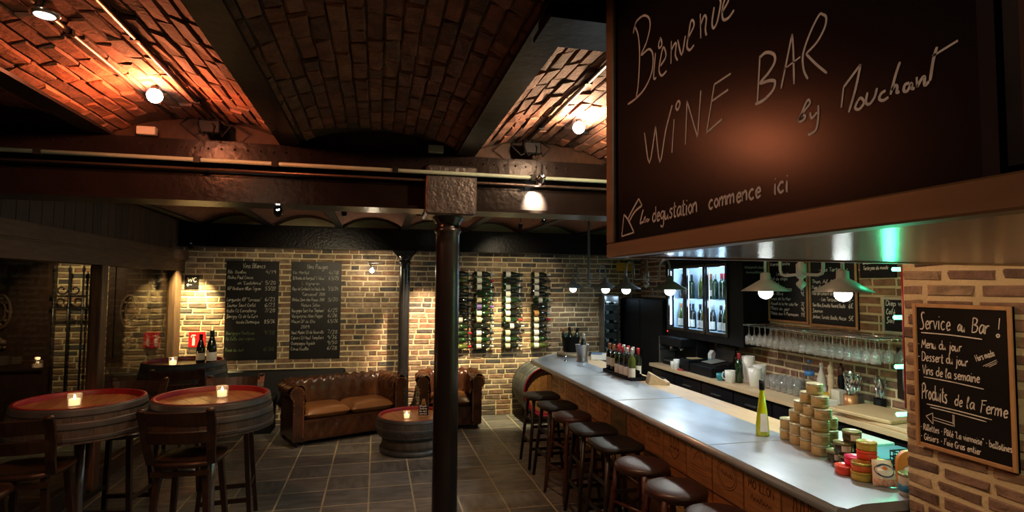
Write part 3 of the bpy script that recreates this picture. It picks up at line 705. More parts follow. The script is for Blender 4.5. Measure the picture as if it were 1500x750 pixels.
def stool(kind):
    t = thing('bar_stool', 'x', 'stool')
    H = .73; w = .18
    if kind == 'square':
        out = []
        for k in range(32):
            a = 2 * PI * k / 32; c, s = math.cos(a), math.sin(a); e = .42; out.append((w * math.copysign(abs(c) ** e, c), w * math.copysign(abs(s) ** e, s)))
        lay_ = ((.90, H - .042), (.99, H - .034), (1, H - .016), (.97, H - .004), (.88, H + .001), (.5, H - .002), (.02, H - .004)); m = SEATWOOD; lm = STOOLLEG
    else:
        out = [(.178 * math.cos(2 * PI * k / 32), .178 * math.sin(2 * PI * k / 32)) for k in range(32)]
        lay_ = ((.90, H - .055), (.98, H - .045), (1.01, H - .025), (.98, H - .008), (.88, H), (.5, H + .006), (.02, H + .008)); m = SEATVINYL; lm = STOOLLEG_R
    n = 32; vs = []; fs = [tuple(range(n - 1, -1, -1))]
    for sc, z in lay_: vs += [(x * sc, y * sc, z) for x, y in out]
    for q in range(len(lay_) - 1):
        for i in range(n): j = (i + 1) % n; fs.append((q * n + i, q * n + j, q * n + n + j, q * n + n + i))
    fs.append(tuple((len(lay_) - 1) * n + i for i in range(n)))
    MB().add(vs, fs, True).build('seat', m, t)
    a0, a1 = .115, .18; zt = H - .04
    for sx in (-1, 1):
        for sy in (-1, 1):
            if kind == 'square': MB().cyl((sx * a1, sy * a1, 0), (sx * a0, sy * a0, zt), .0145, .019, 10).build('leg', lm, t)
            else:
                P0 = Vector((sx * a1, sy * a1, 0)); P1 = Vector((sx * a0, sy * a0, zt)); pts = []; rr = []
                for q, r in ((0, .012), (.1, .015), (.3, .018), (.34, .014), (.36, .02), (.38, .014), (.6, .020), (.75, .021), (.78, .015), (.80, .022), (.82, .015), (1, .02)): pts.append(P0 + (P1 - P0) * q); rr.append(r)
                MB().tube(pts, rr, 10).build('leg', lm, t)
    for z, dirs in ((.20, 'x'), (.26, 'y'), (.42, 'x'), (.47, 'y')):
        a = a1 + (a0 - a1) * z / zt
        for s in (-1, 1):
            p = ((-a, s * a, z), (a, s * a, z)) if dirs == 'x' else ((s * a, -a, z), (s * a, a, z))
            (MB().bar(*p, .014, .03) if kind == 'square' else MB().cyl(*p, .011, n=8)).build('rung', lm, t)
    return t
sq = stool('square'); sq.location = (1.74, 5.87, 0)
rd = stool('round'); rd.location = (1.74, 4.90, 0); rd.rotation_euler = (0, 0, .2)
G = 'bar stools along the counter'
sq['label'] = 'dark square-seated bar stool, first from the end barrel of the bar'; sq['group'] = G
dup(sq, (1.75, 5.36, 0), .05, 'dark square-seated bar stool, second from the end barrel of the bar')
rd['label'] = 'brown round bar stool with turned legs standing among the square stools'; rd['group'] = G
dup(sq, (1.75, 4.42, 0), -.04, 'dark square-seated bar stool next after the first round stool'); dup(sq, (1.75, 3.96, 0), .03, 'dark square-seated bar stool before the row of round stools')
dup(rd, (1.72, 3.47, 0), .4, 'brown round padded bar stool, first after the last square stool'); dup(rd, (1.71, 3.02, 0), -.1, 'brown round padded bar stool, second after the last square stool')
dup(rd, (1.72, 2.60, 0), .1, 'brown round padded bar stool at the pier end of the bar')
# ---------------------------------------------------------------- chesterfields
def chesterfield(name, label, cat, loc, rz, Wd, Dp, seats):
    """front faces -y; root at the middle of the front edge on the floor"""
    t = thing(name, label, cat, loc, rz)
    ax = Wd / 2 - .105; yf = .05; yb = Dp - .12; rc = .13
    path = []                                        # left arm front -> back -> right arm front : (x, y, nx, ny) outward normal
    k = 14
    for i in range(k): path.append((-ax, yf + (yb - rc - yf) * i / k, -1, 0))
    for i in range(9): a = PI / 2 * i / 8; path.append((-ax + rc - rc * math.cos(a), yb - rc + rc * math.sin(a), -math.cos(a), math.sin(a)))
    nb = int((2 * ax - 2 * rc) / .03)
    for i in range(1, nb): path.append((-ax + rc + (2 * ax - 2 * rc) * i / nb, yb, 0, 1))
    for i in range(9): a = PI / 2 * (1 - i / 8); path.append((ax - rc + rc * math.cos(a), yb - rc + rc * math.sin(a), math.cos(a), math.sin(a)))
    for i in range(1, k + 1): path.append((ax, yb - rc - (yb - rc - yf) * i / k, 1, 0))
    H = .70
    prof = [(-.065, .28), (-.068, .34), (-.070, .40), (-.070, .46), (-.066, .52)]
    for i in range(13): a = PI * .97 - i * (PI * 1.28) / 12; prof.append((.018 + .083 * math.cos(a), H - .083 + .083 * math.sin(a)))
    prof += [(.062, .50), (.060, .40), (.060, .08)]
    ntuft = 5 + 12                                   # profile points carrying tufting
    s = 0; vs = []; pl = 0; px = .115; buttons = []; last = None; tl = [0]
    for i in range(1, len(prof)): tl.append(tl[-1] + math.dist(prof[i], prof[i - 1]))
    for i, (x, y, nx, ny) in enumerate(path):
        if last: s += math.hypot(x - last[0], y - last[1])
        last = (x, y)
        for j, (o, z) in enumerate(prof):
            h = 0
            if j < 14:
                tt = tl[j] / .16; a = s / px / 1.0; f1 = abs(math.sin(PI * (a + tt))); f2 = abs(math.sin(PI * (a - tt)))
                h = .040 * math.sqrt(min(1, f1 * f2 * 1.3)) - .016
            if j == 0: jo, jz = -1, 0
            b = prof[min(j + 1, len(prof) - 1)]; a_ = prof[max(j - 1, 0)]; dx, dz = b[0] - a_[0], b[1] - a_[1]; q = math.hypot(dx, dz)
            no, nz = -dz / q, dx / q
            o2, z2 = o + no * h, z + nz * h; vs.append((x + nx * o2, y + ny * o2, z2))
    np_ = len(prof); fs = [(i * np_ + j, i * np_ + j + 1, (i + 1) * np_ + j + 1, (i + 1) * np_ + j) for i in range(len(path) - 1) for j in range(np_ - 1)]
    bk = MB().add(vs, fs, True).build('tufted_back_and_arms', LEATHER, t)
    bt = MB(); S_ = s; jj = [0, 3, 6, 9, 12]
    for n_ in range(int(S_ / px) + 2):
        for mrow in range(5):
            tt = mrow * .08; ss = px * (n_ + (.5 if mrow % 2 else 0))
            # locate
            acc = 0; pos = None
            for i in range(1, len(path)):
                d_ = math.hypot(path[i][0] - path[i - 1][0], path[i][1] - path[i - 1][1])
                if acc + d_ >= ss: pos = path[i]; break
                acc += d_
            j = min(range(14), key=lambda q: abs(tl[q] - tt))
            if pos and abs(tl[j] - tt) < .02:
                o, z = prof[j]; bt.sphere((pos[0] + pos[2] * o, pos[1] + pos[3] * o, z), .009, 8)
    o = bt.build('buttons', LEATHER, bk); o['kind'] = 'stuff'
    for sx in (-1, 1):                                # scrolled arm fronts
        poly = []
        for o, z in prof: poly.append((sx * ax + sx * o, z))
        poly.append((sx * ax - sx * .065, .06)); poly = poly[::-1] if sx < 0 else poly
        fr = MB().prism(poly, Matrix(((1, 0, 0, 0), (0, 0, 1, yf - .022), (0, 1, 0, 0), (0, 0, 0, 1))), .026).build('arm_front', LEATHER, t)
        nd = MB()
        for o, z in prof[4:]: nd.sphere((sx * (ax + (o - .0) * .86), yf - .024, z - .006), .005, 6)
        for z in range(12, 50, 2): nd.sphere((sx * (ax - .055), yf - .024, z / 100), .005, 6)
        o = nd.build('nail_heads', CAP_C, fr); o['kind'] = 'stuff'
    wi = 2 * ax - .14
    base = MB().box(-ax - .04, ax + .04, yf + .01, yb, .06, .30)
    base.build('base_frame', LEATHER, t)
    vs = []; fs = []; nx_ = int(wi / .018); nz_ = 9                 # tufted front skirt
    for i in range(nx_ + 1):
        for j in range(nz_ + 1):
            x = -wi / 2 + wi * i / nx_; z = .075 + .20 * j / nz_; a = x / .12; tt = z / .17
            h = .022 * math.sqrt(min(1, abs(math.sin(PI * (a + tt))) * abs(math.sin(PI * (a - tt))) * 1.3)); vs.append((x, yf + .008 - h, z))
    for i in range(nx_):
        for j in range(nz_): p = i * (nz_ + 1) + j; fs.append((p, p + nz_ + 1, p + nz_ + 2, p + 1))
    MB().add(vs, fs, True).build('tufted_skirt', LEATHER, t)
    cw = wi / seats
    for q in range(seats):                            # cushions
        x0 = -wi / 2 + q * cw; vs = []; fs = []; n = 16; dep = yb - .09 - yf
        for side in (0, 1):
            for i in range(n + 1):
                for j in range(n + 1):
                    u, v = i / n * 2 - 1, j / n * 2 - 1; e = (1 - u ** 8) * (1 - v ** 8); bulge = (1 - u * u) * (1 - v * v)
                    z = .36 + (1 if side else -1) * .062 * e ** .5 + (.022 * bulge if side else 0)
                    vs.append((x0 + cw / 2 + u * (cw / 2 - .004) , yf - .012 + dep / 2 + v * dep / 2, z))
        sz = (n + 1) ** 2
        for i in range(n):
            for j in range(n):
                p = i * (n + 1) + j; fs.append((p, p + 1, p + n + 2, p + n + 1)); p += sz; fs.append((p, p + n + 1, p + n + 2, p + 1))
        MB().add(vs, fs, True).build('seat_cushion', LEATHER_S, t)
    for sx in (-1, 1):
        for yy in (yf + .05, yb - .05): MB().lathe([(.018, 0), (.028, .02), (.022, .04), (.03, .062)], 12, Matrix.Translation((sx * (ax - .0), yy, 0))).build('bun_foot', STOOLLEG, t)
    return t
chesterfield('chesterfield_sofa', 'brown buttoned leather two-seat sofa beside the low barrel table', 'sofa', (-.255, 7.20, 0), math.radians(23), 1.48, .76, 2)
chesterfield('chesterfield_armchair', 'brown buttoned leather armchair half hidden behind the iron column', 'armchair', (.965, 7.38, 0), math.radians(-3), .90, .78, 1)
bn = thing('wall_bench', 'black upholstered bench running along the brick wall under the menus', 'bench', (-1.4, 8.0, 0))
MB().cbox(-1.02, 1.00, .09, .165, .30, .745, .02).build('backrest', BLKLEATH, bn)
MB().cbox(-1.02, .15, -.30, .09, .36, .46, .03).build('seat_pad', BLKLEATH, bn)
MB().box(-1.0, .13, -.26, .08, 0, .36).build('base', BLACK, bn)
SIGN = '''1336 2568 1314 2532 1307 2477 1315 2406 1329 2370/1343 2550 1327 2573 1285 2571 1255 2551 1249 2526 1268 2495 1298 2474 1256 2472 1235 2448 1242 2407 1281 2380 1331 2371 1378 2371/1222 2448 1232 2392 1219 2386/1197 2475 1206 2463 1204 2453 1191 2454 1193 2468 1200 2476/1198 2407 1174 2417 1173 2431 1184 2446 1196 2427 1205 2399 1192 2381 1169 2384/1146 2445 1149 2393/1148 2423 1133 2432 1125 2429 1129 2405 1119 2389/1118 2436 1102 2395 1086 2431/1077 2420 1053 2436 1053 2448 1063 2453 1072 2430 1080 2405 1069 2392 1052 2396/1027 2452 1026 2399/1026 2428 1013 2441 1005 2432 1009 2411 1005 2396/977 2442 985 2414 980 2400 967 2408 955 2439 958 2448/952 2418 933 2429 930 2435 940 2441 950 2424 948 2403 931 2398 913 2405/1282 2268 1257 2186 1224 2269/1224 2269 1204 2177 1176 2243 1145 2295/1137 2260 1148 2186/1123 2295 1129 2285 1121 2277 1111 2287 1116 2295 1123 2295/1090 2191 1082 2285/1082 2285 1042 2194/1042 2194 1028 2289/926 2287 980 2285/980 2285 1009 2195/1009 2195 956 2208/989 2254 935 2259/842 2288 851 2208/842 2285 826 2287 807 2276 805 2262 821 2249 843 2239 819 2235 805 2228 811 2215 834 2206 857 2206/791 2211 778 2248 763 2292/763 2292 761 2263 761 2208/783 2241 746 2247/699 2294 705 2296 719 2283 734 2262 741 2244 739 2222 731 2206/699 2294 692 2286 695 2272 711 2256 734 2247/734 2247 714 2223 693 2201/754 2145 741 2157 728 2166 731 2173 739 2166 751 2146 742 2144 738 2149 745 2154/728 2152 725 2142 714 2148/711 2158 712 2138 717 2122 728 2118 733 2119/668 2141 663 2169/663 2169 655 2175 633 2191/633 2191 642 2161 655 2130/639 2142 644 2133 637 2129 629 2136 634 2144 639 2142/623 2148 626 2135 620 2131 612 2138 608 2149/595 2141 602 2139 605 2133 599 2129 591 2131/573 2171 580 2156 588 2133/586 2138 581 2143 578 2140 579 2133 575 2133/561 2139 567 2139 569 2132 564 2130 558 2138 558 2131 554 2130/551 2143 551 2130/551 2130 546 2137 541 2140 541 2129 535 2132/524 2170 529 2156 534 2132/530 2161 499 2167/1405 2076 1420 2018/1420 2018 1344 2022/1344 2022 1380 2059 1405 2076/1380 2061 1352 2082 1316 2106/1316 2106 1298 2086/1298 2086 1340 2075 1372 2054/1291 2075 1300 2061 1310 2041/1310 2041 1291 2044 1280 2046/1278 2055 1287 2050 1284 2043 1269 2048 1271 2042 1259 2047'''

def bw(mb, name, m, root):                  # build from world coordinates under an unrotated root
    l = root.location; mb.v = [(x - l.x, y - l.y, z - l.z) for x, y, z in mb.v]; return mb.build(name, m, root)
# ---------------------------------------------------------------- the bar
bar = thing('bar_counter', 'long bar counter with zinc top and a front of wine-crate panels', 'bar counter', (2.3, 4.5, 0))
TZ = .95
outl = [(1.955, 2.035), (2.06, 2.065), (2.29, 2.062), (2.53, 2.062), (2.53, 7.72), (1.955, 6.99), (1.928, 6.92), (1.928, 2.07)]
mb = MB().prism(outl, Matrix.Translation((0, 0, .905)), TZ - .905); bw(mb, 'zinc_top', ZINC, bar)
mb = MB(); ed = [(1.93, 2.05), (1.93, 6.93), (1.965, 6.99), (2.53, 7.72)]
mb.tube([(x, y, .925) for x, y in ed], .0245, 12); bw(mb, 'rolled_edge', ZINC_E, bar)
for y in (3.02, 4.35, 5.62): bw(MB().box(1.935, 2.53, y, y + .012, TZ, TZ + .0016), 'seam', ZINC_E, bar)
bw(MB().box(2.53, 2.79, 3.02, 7.70, .91, .948), 'wood_strip', BEECH, bar)
bw(MB().box(2.12, 2.72, 2.07, 6.66, 0, .905), 'body', CRATE_LINE, bar)
INKM = CRATE_INK
def scribble(ink, x, y, h, w, width):          # writing too faint to read: a wavering stroke
    n = max(6, int(width / (h * .35))); r = random.Random(int(x * 999) + n)
    ink.stroke([(x + width * i / n, y + (h * r.uniform(.5, 1) if i % 2 else h * r.uniform(-.1, .25))) for i in range(n + 1)], w, 3)
def crest(ink, k, w, h):
    x0, y0 = w / 2, h / 2; r = random.Random(k); st = lambda p, q=.004: ink.stroke(p, q)
    if k % 4 == 0:
        st([(x0 - .10, y0 + .02), (x0 - .05, y0 + .09), (x0 + .05, y0 + .09), (x0 + .10, y0 + .02)], .006); st([(x0 - .06, y0 - .02), (x0, y0 + .05), (x0 + .06, y0 - .02)], .005)
        for q in range(3): st([(x0 - .09, y0 - .05 - q * .02), (x0 + .09, y0 - .05 - q * .02)])
    elif k % 4 == 1:
        for dx in (-.05, 0, .05): st([(x0 + dx - .015, y0), (x0 + dx, y0 + .09), (x0 + dx + .015, y0), (x0 + dx, y0 - .02), (x0 + dx - .015, y0)], .007)
        st([(x0 - .07, y0 - .03), (x0, y0 - .09), (x0 + .07, y0 - .03)], .008); st([(x0 - .06, y0 - .01), (x0 + .06, y0 - .01)], .006)
    elif k % 4 == 2:
        scribble(ink, x0 - .10, y0 + .075, .03, .005, .20); ink.text('MOUILLON', x0 - .11, y0, .05, .007, .22, 0); scribble(ink, x0 - .09, y0 - .065, .035, .005, .18)
    else:
        for q in range(2): st([(x0 + (.10 - q * .015) * math.cos(a), y0 + (.09 - q * .015) * math.sin(a)) for a in [i * PI / 8 for i in range(17)]], .004)
        scribble(ink, x0 - .06, y0 - .012, .03, .005, .12)
ys = [2.08, 2.32, 2.632, 2.947, 3.265, 3.576, 3.892, 4.203, 4.533, 4.86, 5.146, 5.47, 5.80, 6.12, 6.40, 6.65]
for i in range(len(ys) - 1):
    for q, (z0, z1) in enumerate(((.585, .892), (.275, .570))):
        a, b = ys[i] + .005, ys[i + 1] - .005
        p = bw(MB().cbox(2.104, 2.122, a, b, z0, z1, .003), 'crate_panel', CRATE, bar)
        if q == 0 or i % 2:
            ink = Ink((2.104, b, z0), (0, -1, 0), (0, 0, 1), .0008); crest(ink, i + q * 3, b - a, z1 - z0)
            ink.mb.v = [(x - 2.3, y - 4.5, z) for x, y, z in ink.mb.v]; ink.build('branding', INKM, p)
bw(MB().box(2.13, 2.16, 2.08, 6.66, 0, .26), 'kickboard', DARKPANEL, bar)
for y in (2.50, 3.15, 3.75, 4.55, 5.3, 6.05):
    h = MB().tube([(2.09, y + .035 * math.cos(a), .875 - .035 * math.sin(a)) for a in [k * PI / 8 for k in range(9)]], .004, 6); bw(h, 'bag_hook', IRON, bar)
# barrel lying under the end of the bar
eb = thing('end_barrel', 'wine barrel on its side under the far end of the bar, red-ringed head', 'barrel', (2.31, 7.82, .0))
axm = Matrix.Translation((0, -.32, .435)) @ Matrix.Rotation(-PI / 2, 4, 'X')
EBP = [(.345, 0), (.354, .12), (.362, .25), (.365, .34), (.362, .43), (.354, .56), (.345, .66)]
st_m = sector(EBP, [(r - .026, z) for r, z in EBP], PI / 24 - .002).mesh('stave', STAVE)
for k in range(24): put('stave', st_m, eb, axm @ Matrix.Rotation(2 * PI * k / 24, 4, 'Z'))
for z0, z1 in ((.005, .05), (.13, .165), (.5, .53)):
    MB().lathe([(interp(EBP, z0) - .002, z0), (interp(EBP, z0) + .003, z0), (interp(EBP, z1) + .003, z1), (interp(EBP, z1) - .002, z1)], 48, axm, cap=False).build('hoop', HOOP, eb)
MB().lathe([(.343, -.004), (.337, -.008), (.320, -.008), (.316, .03)], 48, axm, cap=False).build('red_rim', REDRIM, eb)
MB().lathe([(.318, .018), (.285, .010), (.284, .022)], 48, axm, cap=False).build('red_ring', REDRIM, eb)
R = .284; nb = 6; w = 2 * R / nb
for k in range(nb):
    x0 = -R + k * w + .0015; x1 = -R + (k + 1) * w - .0015
    edg = [(x0 + (x1 - x0) * i / 6, math.sqrt(max(0, R * R - (x0 + (x1 - x0) * i / 6) ** 2))) for i in range(7)]
    MB().prism([(x, -yy) for x, yy in edg] + [(x, yy) for x, yy in edg[::-1]], axm @ Matrix.Translation((0, 0, .016)), .02).build('head_plank', HEADW, eb)
for yy in (-.2, .2): MB().prism([(-.22, 0), (.22, 0), (.22, .12), (.12, .045), (-.12, .045), (-.22, .12)], Matrix(((1, 0, 0, 0), (0, 0, 1, yy), (0, 1, 0, 0), (0, 0, 0, 1))), .05).build('cradle', OAK_X, eb)
# back counter, cabinets, prep table
wt = tag(MB().box(3.47, 4.038, 2.75, 6.78, .862, .90).build('back_worktop', BEECH), 'long pale beech worktop along the brick wall behind the bar', 'worktop')
y = 2.76; k = 0
names = ['beside the pier', 'below the cutting boards', 'below the cutlery', 'below the drinking glasses', 'below the white pitchers', 'below the till', 'beside the tall black cupboard']
while y < 6.7 and k < 7:
    t = thing('under_cabinet', 'black bar base cabinet unit %s' % names[k], 'cabinet', (3.76, y + .285, 0), 0, 'base cabinets behind the bar')
    MB().box(-.24, .28, -.28, .28, .08, .860).build('body', BLACK, t)
    d = MB().cbox(-.262, -.241, -.275, .275, .62, .84, .004).build('drawer', BLACKG, t); MB().box(-.28, -.262, -.08, .08, .745, .757).build('handle', STEEL, d)
    d = MB().cbox(-.262, -.241, -.275, .275, .10, .61, .004).build('door', BLACKG, t); MB().box(-.28, -.262, -.10, -.09, .40, .56).build('handle', STEEL, d)
    y += .572; k += 1
pt = thing('prep_table', 'low steel prep table standing behind the counter near the pier', 'table', (2.98, 2.75, 0))
MB().box(-.18, .22, -.45, .55, .84, .87).build('top', STEEL, pt)
for sx in (-.15, .19):
    for sy in (-.42, .52): MB().box(sx - .015, sx + .015, sy - .015, sy + .015, 0, .84).build('leg', STEEL, pt)
# ---------------------------------------------------------------- refrigerated wall unit
FX = 3.70
fr = thing('wall_fridge', 'black wall-hung fridge with three lit glass doors and wide blank side', 'fridge', (3.87, 5.76, 1.26))
cold = mat('fridge_white', (.55, .66, .78), (.50, .60, .72), .4)
mb = MB().box(3.72, 4.038, 5.17, 5.42, 1.26, 2.30).box(3.72, 4.038, 6.72, 6.79, 1.26, 2.30).box(3.72, 4.038, 5.42, 6.72, 1.26, 1.36).box(3.72, 4.038, 5.42, 6.72, 2.13, 2.30).box(4.02, 4.038, 5.42, 6.72, 1.36, 2.13)
bw(mb, 'case', BLACK, fr)
bw(MB().box(4.0, 4.02, 5.42, 6.72, 1.36, 2.13).box(3.80, 4.0, 5.42, 5.43, 1.36, 2.13).box(3.80, 4.0, 6.71, 6.72, 1.36, 2.13), 'lining', cold, fr)
bw(MB().box(3.79, 4.0, 5.43, 6.71, 1.728, 1.74), 'shelf', cold, fr)
bw(MB().box(3.79, 4.0, 5.43, 6.71, 1.36, 1.372), 'floor_shelf', cold, fr)
for a, b in ((6.29, 6.72), (5.855, 6.27), (5.42, 5.83)):
    d = bw(MB().box(FX, 3.725, a, a + .035, 1.34, 2.15).box(FX, 3.725, b - .035, b, 1.34, 2.15).box(FX, 3.725, a + .035, b - .035, 1.34, 1.375).box(FX, 3.725, a + .035, b - .035, 2.115, 2.15), 'door', BLACKG, fr)
    bw(MB().box(3.708, 3.712, a + .035, b - .035, 1.375, 2.115), 'pane', thin_glass('fridge_pane', (.86, .93, 1.0), 1.0, .01), d)
LED = emit('fridge_led', (.55, .78, 1.0), 12.)
for y in (6.28, 5.84, 6.70, 5.435): bw(MB().box(3.735, 3.748, y - .012, y + .012, 1.40, 2.09), 'led_strip', LED, fr)
for y in (6.5, 6.06, 5.63):
    for z in (2.08, 1.69): lamp_light('POINT', 'fridge_light', fr, (3.80 - 3.87, y - 5.76, z - 1.26), 2.6, (.50, .76, 1.0), .05)
ink = Ink((3.74, 5.169, 2.03), (1, 0, 0), (0, 0, 1)); scribble(ink, 0, .05, .03, .004, .26); scribble(ink, .02, 0, .03, .004, .2)
ink.mb.v = [(x - 3.87, y - 5.76, z - 1.26) for x, y, z in ink.mb.v]; ink.build('lettering', CHALK_D, fr)
bw(MB().cyl((3.718, 6.74, 1.31), (3.712, 6.74, 1.31), .006), 'red_pilot', emit('pilot', (1, .05, .02), 4), fr)
gF = 'bottles in the lit fridge'; k = 0
up = [(6.62, 'cham', BOT_D, CAP_K, None), (6.52, 'cham', BOT_D, CAP_K, PAPER), (6.42, 'bord', BOT_G, CAP_K, None), (6.20, 'cham', BOT_O, CAP_W, None), (6.10, 'burg', BOT_G, CAP_W, PAPER), (6.00, 'bord', BOT_O, CAP_C, PAPER), (5.91, 'bord', BOT_G, CAP_W, None),
      (5.78, 'bord', BOT_G, CAP_R, None), (5.71, 'bord', BOT_G, CAP_R, None), (5.64, 'bord', BOT_G, CAP_R, None), (5.57, 'bord', BOT_G, CAP_R, None), (5.50, 'bord', BOT_G, CAP_R, None)]
for y, sh, gl, cp, pp in up: bottle('upright %s bottle with %s on the fridge top shelf' % (gl.name.split('_')[0], cp.name.replace('_', ' ')) + (' and label' if pp else ''), (3.88, y, 1.7405), -PI / 2, None, sh, gl, cp, pp, (.04, .11), gF)
lw = [(6.64, 'burg', BOT_O, CAP_C), (6.54, 'bord', BOT_D, CAP_C), (6.44, 'burg', BOT_D, CAP_K), (6.36, 'bord', BOT_D, CAP_K), (6.20, 'bord', BOT_D, CAP_K), (6.12, 'burg', BOT_O, CAP_C), (6.03, 'bord', BOT_D, CAP_R), (5.93, 'burg', BOT_D, CAP_W), (5.77, 'burg', BOT_D, CAP_K), (5.68, 'cham', BOT_G, CAP_W), (5.58, 'burg', BOT_D, CAP_K), (5.49, 'bord', BOT_D, CAP_R)]
for y, sh, gl, cp in lw: bottle('labelled %s bottle with %s on the fridge bottom shelf' % (gl.name.split('_')[0], cp.name.replace('_', ' ')), (3.86, y, 1.3725), -PI / 2, None, sh, gl, cp, PAPER, (.02, .11), gF)
tc = thing('tall_cupboard', 'tall plain black cupboard in the corner behind the bar', 'cupboard', (3.87, 7.45, 0))
MB().cbox(-.17, .165, -.65, .67, 0, 1.72, .006).build('body', BLACK, tc)
for a in (-.64, .03): d = MB().cbox(-.188, -.171, a, a + .655, .06, 1.70, .004).build('door', BLACK, tc); MB().box(-.20, -.188, a + .60, a + .612, .8, 1.0).build('handle', BLACKG, d)
wc = thing('wine_cabinet', 'narrow glass-fronted wine cabinet in the corner by the brick wall', 'cabinet', (3.465, 8.07, 0))
MB().box(-.125, -.11, -.1, .095, 0, 1.76).box(.11, .125, -.1, .095, 0, 1.76).box(-.11, .11, .08, .095, 0, 1.76).box(-.11, .11, -.1, .08, 1.74, 1.76).box(-.11, .11, -.1, .08, 0, .05).build('case', STEEL, wc)
MB().box(-.11, .11, -.095, -.091, .05, 1.74).build('door_pane', thin_glass('fridge_pane2', (.85, .9, .95), 1., .01), wc)
for i in range(11): MB().box(-.11, .11, -.085, .08, .20 + i * .14, .207 + i * .14).build('shelf', STEEL, wc)
lamp_light('POINT', 'cabinet_light', wc, (0, -.07, 1.72), 1.2, (.7, .88, 1.0), .03)
for i in range(5, 11):
    for s in (-.04, .04): bottle('bottle lying on a shelf of the narrow wine cabinet', (3.365, 8.06 + s, .2355 + i * .14), 0, (0, PI / 2, 0), 'bord', BOT_D, CAP_W, PAPER, (.03, .1), 'bottles in the wine cabinet', sc=.66)
# ---------------------------------------------------------------- chalkboards
def board(name, label, cat, loc, rz, w, h, frame=None, fw=.02, th=.018, m=CHALKB):
    t = thing(name, label, cat, loc, rz)              # local: x right, z up from the bottom, face towards -y
    MB().box(0, w, -th * .6, 0, 0, h).build('panel', m, t)
    if frame:
        for q in ((0, fw, 0, h), (w - fw, w, 0, h), (fw, w - fw, 0, fw), (fw, w - fw, h - fw, h)): MB().cbox(q[0], q[1], -th, 0, q[2], q[3], .002).build('frame_rail', frame, t)
    return t, Ink((0, -th * .6, 0), (1, 0, 0), (0, 0, 1), .0012)
# Service au Bar
t, k = board('service_chalkboard', 'pine-framed chalkboard reading Service au Bar on the brick pier', 'chalkboard', (XW - .012, 1.99, 1.213), -PI / 2, .395, .605, PINE, .016)
w, h = .395, .605; Y = lambda f: h * (1 - f)
k.text('Service', .03, Y(.175), .062, .0048, .135, .05); k.text('au', .190, Y(.175), .045, .0045, .032); k.text('Bar', .248, Y(.18), .058, .0048, .065); k.text('!', .335, Y(.20), .065, .005)
k.stroke([(.035, Y(.205)), (.16, Y(.205)), (.285, Y(.215))], .0045)
for tx, f, wd in (('Menu du jour', .31, .175), ('Dessert du jour', .40, .195), ('Vins de la semaine', .495, .24)): k.text('- ', .016, Y(f - .01), .02, .004); k.text(tx, .035, Y(f), .038, .0042, wd, .05)
k.stroke([(.04, Y(.515)), (.16, Y(.518)), (.285, Y(.53))], .004)
k.text('Hors mada', .262, Y(.36), .024, .0034, .075, .1, .42); k.stroke([(.285, Y(.385)), (.335, Y(.335))], .003); k.stroke([(.295, Y(.385)), (.338, Y(.345))], .003); k.stroke([(.307, Y(.385)), (.335, Y(.357))], .003)
k.text('Produits', .03, Y(.665), .062, .0050, .112, .05); k.text('de', .168, Y(.67), .045, .0045, .033); k.text('la', .216, Y(.672), .045, .0045, .032); k.text('Ferme', .270, Y(.68), .05, .005, .098)
k.stroke([(.05, Y(.70)), (.17, Y(.702)), (.31, Y(.712))], .0045); k.stroke([(.065, Y(.718)), (.17, Y(.722)), (.29, Y(.732))], .004)
for p in ([(.045, Y(.785)), (.075, Y(.755))], [(.075, Y(.755)), (.075, Y(.83))], [(.075, Y(.83)), (.045, Y(.785))], [(.075, Y(.782)), (.165, Y(.792))], [(.075, Y(.80)), (.165, Y(.81))], [(.165, Y(.81)), (.165, Y(.735))], [(.16, Y(.80)), (.16, Y(.735))]): k.stroke(p, .004)
k.text('- Rillettes - Pâté "La viennoise" - ballotines', .018, Y(.885), .026, .0038, .36, .05); k.text('- Gésiers - Foie Gras entier', .018, Y(.95), .026, .0038, .25, .05)
k.build('lettering', CHALK, t)
# Bienvenue
t = thing('welcome_chalkboard', 'big chalkboard reading Bienvenue Wine Bar by Mouchart on the bulkhead', 'chalkboard', (XS + .018, .476, 2.0))
MB().box(-.006, .002, 0, .974, 0, .70).build('panel', CHALKS, t)
for q in ((-.018, 0, -.02, .70), (.974, .986, -.004, .70)): MB().box(-.009, .0, q[0], q[1], q[2], q[3]).build('frame_rail', BLACK, t)
MB().box(-.012, .0, 0, .974, -.010, 0).build('frame_rail', BLACK, t)
k = Ink((-.006, -.476, -2.0), (0, -1, 0), (0, 0, 1), .0008)
for s_ in SIGN.strip().split('/'):
    v = [float(q) / 1000 for q in s_.split()]; k.stroke([(-a, b) for a, b in zip(v[::2], v[1::2])], .0056 if v[0] > .8 else .0040)
for tx, a, b, hh in (('degustation', 1.245, 1.038, .036), ('commence', 1.006, .845, .031), ('ici', .813, .777, .030)): k.text(tx, -a, 2.038, hh, .0046, a - b, .06, 0, .15)
k.build('lettering', mat('sign_chalk', (.80, .77, .66), (.62, .60, .52), .9, scale=60), t)
